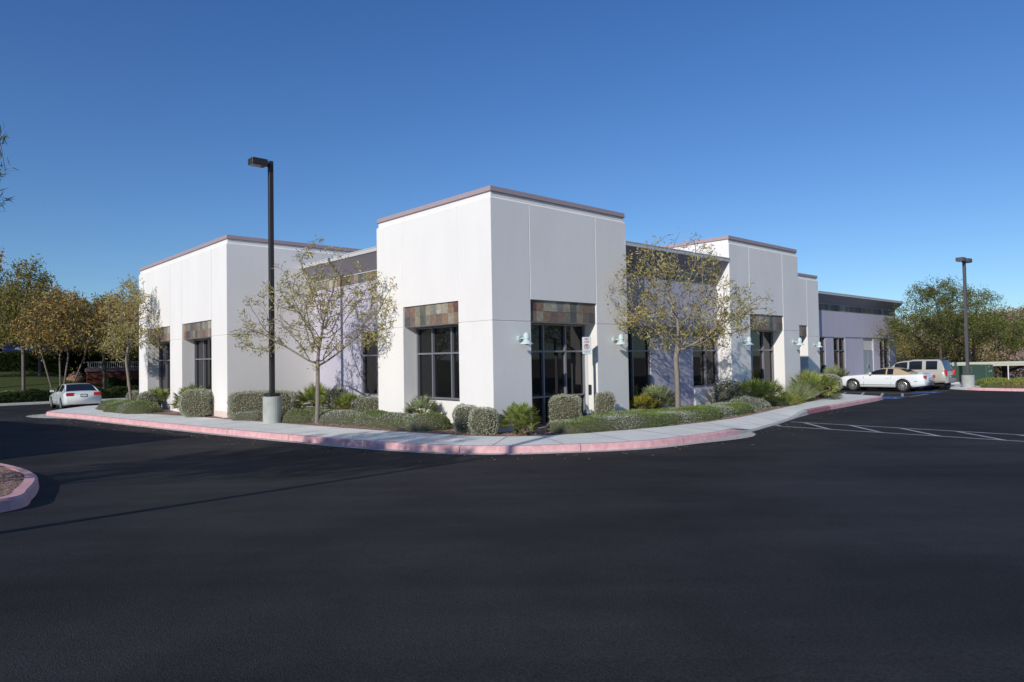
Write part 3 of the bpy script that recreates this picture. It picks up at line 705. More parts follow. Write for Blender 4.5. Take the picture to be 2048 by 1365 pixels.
# ------------------------------------------------------------------ fire lane sign
sx, sy = 2.36, 21.85
e = empty('fire_lane_sign', (sx, sy, -.05), R(14), 'white fire lane sign with crossed-out red and black P on a white post', 'sign')
mb = MB(); mb.box((0, .035, 1.05), (.085, .085, 2.5), 0, bev=.008); mb.build('post', M['post_white'], e)
def rrect(w_, h_, r, n=5):
    pts = []
    for (cx_, cy_, a0) in ((w_ / 2 - r, h_ / 2 - r, 0), (-w_ / 2 + r, h_ / 2 - r, 90), (-w_ / 2 + r, -h_ / 2 + r, 180), (w_ / 2 - r, -h_ / 2 + r, 270)):
        for i in range(n + 1): a = R(a0 + 90 * i / n); pts.append((cx_ + r * math.cos(a), cy_ + r * math.sin(a)))
    return pts
mb = MB(); pr = rrect(.30, .55, .035); SZ = 2.42
mb.loft([[(x, -.014, SZ + z) for x, z in pr], [(x, -.010, SZ + z) for x, z in pr]], 0, caps=True); sg = mb.build('sign_plate', M['green_ink'], e)
mb = MB(); pr = rrect(.285, .535, .03); mb.loft([[(x, -.0165, SZ + z) for x, z in pr], [(x, -.0145, SZ + z) for x, z in pr]], 0, caps=True); mb.build('sign_face', M['sign_white'], sg)
def text(body, size, x, z, m, parent, y=-.020, sxs=1.0):
    cu = bpy.data.curves.new('t', 'FONT'); cu.body = body; cu.size = size; cu.align_x = 'CENTER'; cu.align_y = 'CENTER'; cu.extrude = .0015; cu.offset = size * .012
    to = bpy.data.objects.new('t', cu); col.objects.link(to); bpy.context.view_layer.update()
    me = bpy.data.meshes.new_from_object(to.evaluated_get(bpy.context.evaluated_depsgraph_get()))
    bpy.data.objects.remove(to); me.materials.clear(); me.materials.append(m); me.name = 'lettering'
    o = link('lettering', me, parent); o.rotation_euler = (math.pi / 2, 0, 0); o.location = (x, y, z); o.scale = (sxs, 1, 1); return o
text('FIRE', .085, 0, SZ + .20, M['red'], sg, sxs=.8); text('LANE', .085, 0, SZ + .115, M['red'], sg, sxs=.8)
text('P', .15, 0, SZ - .035, M['ink'], sg)
mb = MB(); n = 28
ring = []
for ro, ri, y in ((.088, .068, -.019),):
    a = [(ro * math.cos(2 * math.pi * i / n), y, SZ - .035 + ro * math.sin(2 * math.pi * i / n)) for i in range(n)]; b = [(ri * math.cos(2 * math.pi * i / n), y, SZ - .035 + ri * math.sin(2 * math.pi * i / n)) for i in range(n)]
    mb.add(a + b, [(i, (i + 1) % n, n + (i + 1) % n, n + i) for i in range(n)])
mb.bar((-.052, -.0235, SZ - .035 + .052), (.052, -.0235, SZ - .035 - .052), .002, .017, up=(0, 0, 1)); mb.build('no_parking_symbol', M['red'], sg)
text('VIOLATORS WILL BE TOWED', .022, 0, SZ - .175, M['green_ink'], sg, sxs=.8); text('PER CODE SECTION', .022, 0, SZ - .21, M['green_ink'], sg, sxs=.85)

# ------------------------------------------------------------------ vegetation
def quads_object(name, pts, mats, parent=None, midx=None):
    """pts: (n,4,3) array of leaf quads"""
    n = len(pts); me = bpy.data.meshes.new(name)
    me.vertices.add(n * 4); me.vertices.foreach_set('co', pts.reshape(-1).astype(np.float32))
    me.loops.add(n * 4); me.loops.foreach_set('vertex_index', np.arange(n * 4, dtype=np.int32))
    me.polygons.add(n); me.polygons.foreach_set('loop_start', np.arange(0, n * 4, 4, dtype=np.int32)); me.polygons.foreach_set('loop_total', np.full(n, 4, dtype=np.int32))
    for m in (mats if isinstance(mats, (list, tuple)) else [mats]): me.materials.append(m)
    if midx is not None: me.polygons.foreach_set('material_index', midx.astype(np.int32))
    me.update(calc_edges=True); return link(name, me, parent)
def unit(a): return a / np.maximum(1e-9, np.linalg.norm(a, axis=-1, keepdims=True))
def leaves(pos, dirs, ln, wd, rg, jit=.7, kink=.15):
    n = len(pos); d = unit(dirs + rg.normal(0, jit, (n, 3))); r = rg.normal(0, 1, (n, 3)); s = unit(np.cross(d, r)); q = np.cross(d, s)
    L = (ln * rg.uniform(.6, 1.3, n))[:, None]; W_ = (wd * rg.uniform(.7, 1.25, n))[:, None]
    a = pos; b = pos + d * L * .45 + s * W_ * .5 + q * L * kink; c = pos + d * L; e = pos + d * L * .45 - s * W_ * .5 + q * L * kink
    return np.stack([a, b, c, e], 1)
def colonize(base, trunk_h, attract, rg, step=.22, kill=.30, infl=2.2, lean=(0, 0), iters=90, stems=None):
    nodes = []; par = []
    if stems is None: stems = [((0, 0), lean, trunk_h)]
    for (ox, oy), ln, th in stems:
        n0 = max(2, int(th / step)); b = -1
        for i in range(n0 + 1):
            t = i / n0
            nodes.append(np.array([base[0] + ox + ln[0] * t + .02 * math.sin(3 * t + ox), base[1] + oy + ln[1] * t + .02 * math.cos(4 * t), base[2] + th * t - .15 * (i == 0)])); par.append(b if i else -1); b = len(nodes) - 1
    A = attract.copy(); N = np.array(nodes)
    for it in range(iters):
        if len(A) == 0: break
        D = np.linalg.norm(A[:, None, :] - N[None, :, :], axis=2); near = D.argmin(1); dm = D[np.arange(len(A)), near]
        ok = dm < (infl if it > 6 else 9)
        new = []; np_ = []
        for k in np.unique(near[ok]):
            sel = A[ok & (near == k)]; d = unit(sel - N[k]).sum(0) + rg.normal(0, .25, 3) + np.array([0, 0, .08]); d = d / max(1e-6, np.linalg.norm(d))
            p = N[k] + d * step
            new.append(p); np_.append(k)
        if not new: break
        new = np.array(new); 
        D2 = np.linalg.norm(new[:, None, :] - N[None, :, :], axis=2).min(1); keep = D2 > step * .35
        if not keep.any(): break
        N = np.vstack([N, new[keep]]); par += [np_[i] for i in range(len(np_)) if keep[i]]
        D = np.linalg.norm(A[:, None, :] - N[None, -keep.sum():, :], axis=2).min(1); A = A[D > kill]
    return N, par
def tree_mesh(N, par, r_tip, p_exp, r_max, sides=6):
    n = len(N); rr = np.zeros(n); ch = [[] for _ in range(n)]
    for i in range(n):
        if par[i] >= 0: ch[par[i]].append(i)
    for i in range(n - 1, -1, -1):
        rr[i] = r_tip if not ch[i] else sum(rr[c] ** p_exp for c in ch[i]) ** (1 / p_exp)
    rr = np.minimum(rr, r_max); mb = MB()
    dirs = np.zeros((n, 3))
    for i in range(n):
        dirs[i] = (N[i] - N[par[i]]) if par[i] >= 0 else (N[ch[i][0]] - N[i] if ch[i] else (0, 0, 1))
    dirs = unit(dirs)
    def ring(i, r, dr):
        d = Vector(dr); a = d.cross(Vector((.3, .9, .1))).normalized(); b = d.cross(a); c = Vector(N[i])
        return [c + a * (r * math.cos(2 * math.pi * k / sides)) + b * (r * math.sin(2 * math.pi * k / sides)) for k in range(sides)]
    cache = {}
    for i in range(n):
        if par[i] < 0: continue
        p = par[i]; main = max(ch[p], key=lambda c: rr[c]) == i
        ra = rr[p] if main else min(rr[p], rr[i] * 1.25)
        dr = dirs[p] if main and par[p] >= 0 else dirs[i]
        mb.loft([ring(p, ra, dr if main else dirs[i]), ring(i, rr[i], dirs[i])], 0)
    return mb, rr, ch, dirs
def make_tree(name, base, trunk_h, crown, label, cat='tree', group=None, seed=1, n_att=420, leaf=(.10, .022), per=9, bark='bark_pale', leafm='leaf_olive', r_tip=.007, r_max=.10, pexp=2.3, step=.24, kill=.33, thin=.03, clump=.13, lean=(0, 0), jit=.8, stems=None, grav=.1, sides=6, holes=0.0, infl=2.2, mid=.0):
    """crown: list of ellipsoids (cx,cy,cz,rx,ry,rz,weight) relative to the base"""
    rg = np.random.default_rng(seed); att = []
    W_ = np.array([c[6] for c in crown]); W_ = W_ / W_.sum()
    while len(att) < n_att:
        c = crown[rg.choice(len(crown), p=W_)]; d = unit(rg.normal(0, 1, 3)); r = rg.uniform() ** (1 / 2.4)
        att.append([base[0] + c[0] + d[0] * r * c[3], base[1] + c[1] + d[1] * r * c[4], base[2] + c[2] + d[2] * r * c[5]])
    att = np.array(att)
    N, par = colonize(base, trunk_h, att, rg, step=step, kill=kill, lean=lean, stems=stems, infl=infl)
    mb, rr, ch, dirs = tree_mesh(N, par, r_tip, pexp, r_max, sides)
    e = empty(name, base, 0, label, cat, group); inv = Matrix.Translation((-base[0], -base[1], -base[2]))
    mb.v = [(x - base[0], y - base[1], z - base[2]) for x, y, z in mb.v]
    mb.build('trunk', M[bark], e, True)
    idx = np.array([i for i in range(len(N)) if rr[i] < thin and par[i] >= 0])
    tips = np.array([1.5 if not ch[i] else .22 for i in idx])
    if holes > 0:
        f = np.sin(N[idx, 0] * 2.3 + seed) + np.sin(N[idx, 1] * 2.1 + 2 * seed) + np.sin(N[idx, 2] * 2.9 + 3 * seed); tips = tips * np.where(f < -1 + holes * 1.5, .25, 1.0)
    cnt = rg.poisson(per * tips); rep = np.repeat(idx, cnt)
    t = rg.uniform(0, 1, len(rep))[:, None]; P0 = N[rep] * t + N[np.array(par)[rep]] * (1 - t)
    P0 = P0 + rg.normal(0, clump, (len(rep), 3)) - np.array(base)
    dv = dirs[rep] + np.array([0, 0, -grav])
    q = leaves(P0, dv, leaf[0], leaf[1], rg, jit)
    quads_object('crown', q, M[leafm], e)
    return e
def ell(rx, ry, rz, cz, w_=1, cx_=0, cy_=0): return (cx_, cy_, cz, rx, ry, rz, w_)
# tree in front of the left link
make_tree('olive_tree', (-6.58, 23.1, -.06), 2.05, [ell(2.5, 2.1, 1.4, 3.7, 5), ell(1.7, 1.6, 1.5, 4.8, 2, .2), ell(.9, .9, .7, 2.9, 1.2, -1.9), ell(.8, .8, .7, 3.0, 1, 1.8), ell(.8, .8, .8, 2.6, .8, .2), ell(.9, .8, .9, 4.3, .9, 2.1), ell(.7, .7, .7, 3.6, .6, 2.4)],
          'sparse young tree with a thin pale trunk in front of the lavender recess', seed=11, n_att=950, per=11, leaf=(.14, .036), step=.16, kill=.19, r_max=.078, holes=.55, clump=.075, r_tip=.006, lean=(.05, 0))
make_tree('olive_tree', (5.40, 22.62, -.08), 1.95, [ell(2.3, 1.9, 1.3, 3.5, 5, .3), ell(1.7, 1.5, 1.6, 4.7, 2.4, .1), ell(1.3, 1.1, .9, 3.6, 1.6, 2.1), ell(1.0, .9, 1.2, 4.4, 1.4, -1.3), ell(.7, .8, .7, 3.5, .7, -1.5), ell(1.2, .9, .5, 2.6, 1, .8)],
          'fuller young tree with a brown trunk between the sign and the glass door', seed=23, n_att=1250, per=13, leaf=(.135, .034), step=.16, kill=.175, r_max=.115, holes=.35, clump=.085, r_tip=.0065, lean=(-.04, .0))
make_tree('olive_tree', (-17.75, 32.1, -.1), 2.3, [ell(1.35, 1.2, 1.5, 4.4, 4, -.1), ell(.9, .9, .9, 3.2, 1.4, -.7), ell(.9, .9, .9, 3.6, 1.4, .9), ell(.7, .7, .7, 5.6, 1, .1)],
          'young pale-trunked tree in front of the far left pier of the building', seed=31, n_att=620, per=22, leaf=(.14, .04), kill=.22, step=.18, r_max=.085, leafm='leaf_olive', clump=.09, holes=.35, lean=(-.25, 0))

# clipped shrubs
def superell(rg, n, a, b, c, p=3.2, bottom=.0):
    d = rg.uniform(-1, 1, (n * 2, 3)); d = unit(d / np.abs(d).max(1)[:, None] if p > 2.8 else unit(rg.normal(0, 1, (n * 2, 3))))[:n]
    k = (np.abs(d) ** p).sum(1) ** (-1 / p); q = d * k[:, None]; pos = q * np.array([a, b, c]); nr = unit(np.sign(q) * np.abs(q) ** (p - 1) / np.array([a, b, c]))
    return pos, nr
def shrub(name, x, y, z, wx, wy, h, label, cat='shrub', group='clipped silver shrubs', m='sage', seed=1, dens=1500, lf=.05, p=3.0, rot=0.0, inner='sage_dark', lumpy=.05, lift=0.0):
    rg = np.random.default_rng(seed); a, b, c = wx / 2, wy / 2, h / 2
    e = empty(name, (x, y, z), rot, label, cat, group)
    mb = MB(); rings = []
    for i in range(9):
        t = -math.pi / 2 + math.pi * i / 8; ring = []
        for j in range(18):
            f = 2 * math.pi * j / 18; d = np.array([math.cos(t) * math.cos(f), math.cos(t) * math.sin(f), math.sin(t)])
            k = (abs(d[0]) ** p + abs(d[1]) ** p + abs(d[2]) ** p) ** (-1 / p) * .88; ring.append((d[0] * k * a, d[1] * k * b, d[2] * k * c + c + lift))
        rings.append(ring)
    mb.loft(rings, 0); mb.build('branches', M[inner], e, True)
    area = 2 * (a * b + b * c + a * c) * 3; n = int(dens * area)
    pos, nr = superell(rg, n, a, b, c, p)
    lum = 1 + lumpy * (np.sin(pos[:, 0] * 9 / (a + .3) + seed) * np.sin(pos[:, 2] * 8 / (c + .3) + 2 * seed) + .6 * np.sin(pos[:, 1] * 11 + seed * 3))
    pos = pos * (lum * rg.uniform(.90, 1.03, n))[:, None] + np.array([0, 0, c + lift])
    q = leaves(pos, nr * 1.0, lf, lf * .55, rg, .75, .1); quads_object('leaves', q, M[m], e)
    return e
def zb(x, y): return g(x, y) + SW
def shrub_at(u, v, *a, **k):
    x, y = P2(u, v); return x, y
S_ = [(-12.45, 27.2, -.07, 1.26, 1.1, 1.10, 'round clipped silver shrub in front of the left window pier', 3.0),
      (-16.75, 31.5, -.1, .72, .6, .88, 'small round silver shrub at the foot of the far left pier', 2.6),
      (-21.9, 40.2, -.32, 1.05, .9, .85, 'pale clipped shrub just left of the far left corner of the building', 3),
      (-5.22, 24.8, -.03, 1.0, .8, .76, 'clipped silver shrub beneath the narrow window of the lavender recess', 3.2),
      (-1.36, 19.55, -.06, .66, .62, .78, 'rear of the two silver shrubs at the sunlit building corner', 3.6),
      (-.81, 18.86, -.07, .77, .66, .76, 'front of the two silver shrubs at the sunlit building corner', 3.0),
      (1.6, 21.45, -.07, 1.02, .72, .92, 'broad clipped silver shrub under the corner glazing', 4.2),
      (2.92, 22.0, -.07, .62, .6, .97, 'silver shrub directly right of the fire lane sign post', 3.6),
      (17.7, 38.6, -.1, 1.25, 1.0, .95, 'silver shrub beside the far block, behind the palms', 3.0)]
for i, (x, y, z, wx, wy, h, lb, p) in enumerate(S_): shrub('silver_shrub', x, y, z, wx, wy, h, lb, seed=40 + i, p=p, dens=1500 if y < 30 else 900, lf=.042 if y < 30 else .06, lift=-.03)
shrub('dark_shrub', -6.68, 26.3, -.05, .8, .6, 1.08, 'loose dark shrub behind the thin tree trunk', seed=71, m='ground_grey', dens=700, lf=.06, p=2.3, group=None, lumpy=.14)
shrub('dark_shrub', 8.52, 27.45, -.1, 1.1, .9, 1.05, 'dark grey-green clipped shrub in the shade under the second window', seed=72, m='ground_grey', dens=1000, lf=.055, p=2.9, group=None)
shrub('hedge_block', -9.35, 25.75, -.07, 2.35, .75, 1.0, 'long box-shaped silver hedge behind the lamp base', cat='hedge', seed=73, dens=2000, lf=.045, p=5, rot=.12, group=None)

# low mounds of ground cover
def strip_mound(label, pts, width, h, m, seed, name='ground_cover', dens=1500, lf=.05, m2=None, frac2=.35, cat='ground cover', flat=2.2, step=.12, group='low ground cover mounds'):
    rg = np.random.default_rng(seed); c = smooth_curve(pts, step); n = len(c); L = [0]
    for i in range(1, n): L.append(L[-1] + (c[i] - c[i - 1]).length)
    T = L[-1]; x0, y0 = c[n // 2]; z0 = g(x0, y0) + SW; rings = []; K = 12; cr = width / 2
    for i in range(n):
        t = (c[min(i + 1, n - 1)] - c[max(i - 1, 0)]).normalized(); nn = Vector((-t.y, t.x)); s = L[i]
        cap = min(1, math.sqrt(max(0, 1 - max(0, (cr - s) / cr) ** 2))) * min(1, math.sqrt(max(0, 1 - max(0, (cr - (T - s)) / cr) ** 2)))
        cap = max(cap, .02); wv = cr * cap * (1 + .08 * math.sin(s * 2.1 + seed)); hv = h * (cap ** .6) * (1 + .12 * math.sin(s * 1.7 + 2 * seed) + .07 * math.sin(s * 4.3 + seed))
        zz = g(c[i].x, c[i].y) + SW - .02; ring = []
        for k in range(K + 1):
            a = math.pi * k / K; cx_ = math.cos(a); sx_ = math.sin(a)
            X = wv * math.copysign(abs(cx_) ** (2 / flat), cx_); Z = hv * abs(sx_) ** (2 / flat)
            ring.append((c[i].x + nn.x * X - x0, c[i].y + nn.y * X - y0, zz + Z - z0))
        rings.append(ring)
    e = empty(name, (x0, y0, z0), 0, label, cat, group)
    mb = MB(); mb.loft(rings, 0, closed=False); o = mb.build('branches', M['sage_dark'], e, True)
    V_ = np.array(mb.v); F_ = np.array(mb.f); a, b, c_, d = V_[F_[:, 0]], V_[F_[:, 1]], V_[F_[:, 2]], V_[F_[:, 3]]
    nr = np.cross(c_ - a, d - b); ar = np.linalg.norm(nr, axis=1) / 2; nr = unit(nr); cen = (a + b + c_ + d) / 4
    sgn = np.sign((nr * np.array([0, 0, 1])).sum(1)); sgn[sgn == 0] = 1; nr = nr * sgn[:, None]
    tot = int(dens * ar.sum()); f = rg.choice(len(F_), tot, p=ar / ar.sum()); uu = rg.uniform(0, 1, (tot, 1)); vv = rg.uniform(0, 1, (tot, 1))
    pos = (a[f] * (1 - uu) + b[f] * uu) * (1 - vv) + (d[f] * (1 - uu) + c_[f] * uu) * vv
    pos = pos + nr[f] * rg.uniform(-.02, .02, (tot, 1))
    mi = None; ms = [M[m]]
    if m2:
        pat = np.sin(pos[:, 0] * 3.1 + seed) + np.sin(pos[:, 1] * 3.7 + seed * 2) + rg.normal(0, .8, tot); mi = (pat > np.quantile(pat, 1 - frac2)).astype(int); ms.append(M[m2])
    q = leaves(pos, nr[f] + np.array([0, 0, .35]), lf, lf * .32, rg, .55, .08); quads_object('leaves', q, ms, e, mi); return e
strip_mound('green mound of ground cover at the far left end of the bed', [(-20.0, 34.4), (-18.6, 33.0), (-17.0, 31.7)], 1.5, .42, 'ground_green', 1, m2='ground_grey', frac2=.45)
strip_mound('green mound beside the round silver shrub on the left', [(-18.3, 31.7), (-16.6, 30.3), (-15.3, 29.4)], 1.3, .45, 'ground_green', 2, m2='ground_grey', frac2=.2)
strip_mound('low grey ground cover left of the concrete lamp base', [(-10.2, 25.2), (-9.5, 25.0), (-8.95, 24.7)], .6, .30, 'ground_grey', 3)
strip_mound('bright green mound right of the concrete lamp base', [(-8.0, 24.3), (-7.2, 23.8), (-6.6, 23.6)], 1.0, .42, 'ground_green', 4, m2='ground_grey', frac2=.1)
strip_mound('low grey-green ground cover behind the lamp base', [(-8.4, 26.2), (-7.6, 26.3), (-6.6, 26.3)], .8, .38, 'ground_grey', 5, m2='ground_green', frac2=.4)
strip_mound('grey rosemary mound at the foot of the thin tree', [(-7.0, 24.3), (-5.9, 23.4), (-4.8, 22.6), (-4.2, 22.2)], 1.25, .38, 'ground_grey', 6, m2='ground_green', frac2=.3)
strip_mound('wide green and grey mound below the sunlit corner window', [(-4.9, 22.6), (-3.9, 21.8), (-2.9, 20.95), (-2.0, 20.35)], 1.35, .45, 'ground_green', 7, m2='ground_grey', frac2=.45)
strip_mound('long clipped green hedge curving along the pavement from the sign to the second window', [(1.0, 19.15), (2.2, 19.75), (3.6, 20.6), (5.0, 21.7), (6.4, 23.1), (7.6, 24.5), (8.3, 25.5)], 1.35, .36, 'ground_green', 8, m2='ground_grey', frac2=.3, flat=4.0, dens=1700, lf=.045)
strip_mound('green ground cover around the foot of the sign post', [(2.1, 21.4), (3.2, 21.8), (4.6, 23.0), (5.6, 24.2)], 1.5, .30, 'ground_green', 9, m2='ground_grey', frac2=.25, flat=3)
strip_mound('grey sage mound at the bend of the pavement', [(8.0, 25.2), (8.8, 25.9), (9.6, 27.0)], 1.1, .48, 'ground_grey', 10, m2='ground_green', frac2=.2)
strip_mound('low yellow flowering plants along the pavement edge', [(10.0, 27.4), (11.2, 28.4), (12.4, 30.2), (13.6, 31.9)], .9, .32, 'yellow', 11, m2='ground_green', frac2=.5)

# fan palms
def palm(x, y, z, Rr, h, label, seed, m='palm', nf=26, group='low fan palms', nl=13, trunk=.25, up=.0):
    rg = random.Random(seed); e = empty('fan_palm', (x, y, z), 0, label, 'palm', group); q = []; mb = MB(); st = MB()
    mb.lathe([(.13, -.1), (.12, trunk * .5), (.09, trunk)], (0, 0, 0), 10); mb.build('trunk', M['bark'], e)
    for k in range(nf):
        az = 2.399963 * k + rg.uniform(-.3, .3); el = R(80) - (k / nf) ** .8 * R(82) + rg.uniform(-.12, .12) + up
        ln = Rr * rg.uniform(.50, .66); d = Vector((math.cos(az) * math.cos(el), math.sin(az) * math.cos(el), math.sin(el)))
        p0 = Vector((0, 0, trunk)); mid = p0 + d * ln * .55 + Vector((0, 0, .05)); p1 = p0 + d * ln + Vector((0, 0, -.04))
        st.tube([p0, mid, p1], [.012, .009, .006], 4)
        fd = (d + Vector((0, 0, -.15 + .2 * rg.random()))).normalized(); s = fd.cross(Vector((0, 0, 1))); s = s.normalized() if s.length > .1 else Vector((1, 0, 0)); nrm = s.cross(fd)
        s = (s * math.cos(rg.uniform(-.5, .5)) + nrm * rg.uniform(-.5, .5)).normalized(); nrm = s.cross(fd).normalized()
        fl = Rr * rg.uniform(.38, .5)
        for j in range(nl):
            a = R(-88 + 176 * j / (nl - 1)) + rg.uniform(-.04, .04); dd = (fd * math.cos(a) + s * math.sin(a) + nrm * .18 * math.cos(2 * a)).normalized()
            w_ = .020 * Rr + .006; pd = dd.cross(nrm).normalized(); L_ = fl * (.78 + .22 * math.cos(a)) * rg.uniform(.9, 1.1)
            b0 = p1; bm = b0 + dd * L_ * .55; b1 = b0 + dd * L_ + Vector((0, 0, -.10 * L_))
            q.append([b0 + pd * w_ * .25, bm + pd * w_, b1, bm - pd * w_])
    st.build('stalks', M['petiole'], e)
    quads_object('fronds', np.array([[list(p) for p in f] for f in q]), M[m], e); return e
PL = [(-13.75, 29.5, -.05, 1.0, 1.2, 'fan palm behind the round silver shrub, left window', 1, 'palm', 30),
      (-16.7, 32.5, -.1, .85, 1.2, 'fan palm at the foot of the leftmost window', 2, 'palm', 28),
      (-7.76, 27.1, -.05, 1.05, 1.2, 'large fan palm against the lavender recess, behind the thin tree trunk', 3, 'palm', 38),
      (-5.98, 25.2, -.05, .80, 1.0, 'fan palm left of the narrow window', 4, 'palm', 30),
      (-2.87, 21.7, -.04, .74, 1.0, 'grey-green fan palm below the sunlit corner window', 5, 'palm_grey', 30),
      (.17, 18.85, -.07, .66, 1.1, 'spiky fan palm at the foot of the shaded corner wall', 6, 'palm', 42),
      (.27, 18.58, -.09, .42, .4, 'smallest fan palm, tucked in front of the corner palm', 7, 'palm', 24),
      (5.13, 24.55, -.08, .95, 1.1, 'broad fan palm left of the brown tree trunk', 8, 'palm_grey', 36),
      (4.48, 23.85, -.08, .72, .6, 'yellowish fan palm beside the right pier of the corner block', 9, 'yellow', 26),
      (9.4, 27.3, -.1, 1.05, 1.3, 'dark fan palm left of the glass entrance', 10, 'palm', 34),
      (10.6, 28.6, -.1, .9, 1.0, 'fan palm directly in front of the glass entrance', 11, 'palm', 30),
      (13.6, 31.2, -.1, 1.25, 1.2, 'sunlit fan palm right of the entrance block', 12, 'palm', 40),
      (14.6, 32.6, -.1, .85, .8, 'yellow-green fan palm nearest the end of the pavement', 13, 'yellow', 28),
      (20.6, 44.2, -.12, 1.25, 1.4, 'fan palm against the far wing, in front of the parked convertible', 14, 'palm_grey', 36)]
for (x, y, z, Rr, h, lb, sd_, m_, nf) in PL: palm(x, y, z, Rr, h, lb, sd_, m_, nf, trunk=.22 + .12 * (h - .5))
# spiky grass clump
def grass_clump(x, y, z, r, n, label, seed, m='palm_grey'):
    rg = np.random.default_rng(seed); e = empty('spiky_grass', (x, y, z), 0, label, 'ornamental grass')
    d = unit(np.stack([rg.normal(0, .7, n), rg.normal(0, .7, n), rg.uniform(.35, 1.2, n)], 1)); pos = rg.normal(0, .05, (n, 3)) * np.array([1, 1, .2])
    s = unit(np.cross(d, rg.normal(0, 1, (n, 3)))) * .010; L_ = (r * rg.uniform(.7, 1.15, n))[:, None]
    q = np.stack([pos - s, pos + s, pos + d * L_ + s * .1, pos + d * L_ - s * .1], 1); quads_object('blades', q, M[m], e); return e
grass_clump(12.4, 30.0, -.1, 1.15, 420, 'grey spiky grass clump in front of the right entrance pier', 3)
grass_clump(10.9, 27.9, -.1, .8, 260, 'loose grass tuft by the bend of the pavement', 4, 'palm')
# boulders
def boulder(x, y, z, s, m, label, seed):
    rg = np.random.default_rng(seed); mb = MB(); rings = []
    ph = rg.uniform(0, 6, 6)
    for i in range(9):
        t = -math.pi / 2 + math.pi * i / 8; ring = []
        for j in range(14):
            f = 2 * math.pi * j / 14; k = 1 + .16 * math.sin(2 * f + ph[0] + t) + .10 * math.sin(3 * t * 2 + ph[1]) + .06 * math.sin(5 * f + ph[2])
            ring.append((s[0] * k * math.cos(t) * math.cos(f), s[1] * k * math.cos(t) * math.sin(f), s[2] * k * math.sin(t)))
        rings.append(ring)
    mb.loft(rings, 0); o = mb.build('boulder', M[m], None, True); o.location = (x, y, z); return tag(o, label, 'boulder', 'landscape boulders')
boulder(-16.1, 32.4, .1, (.42, .35, .42), 'rock_white', 'pale boulder under the leftmost window', 1)
boulder(2.75, 21.7, 0, (.2, .2, .16), 'rock_white', 'small pale stone behind the fire lane sign', 2)
boulder(-5.9, 25.0, .05, (.22, .2, .15), 'rock_white', 'small pale stone between the palms in the recess', 4)

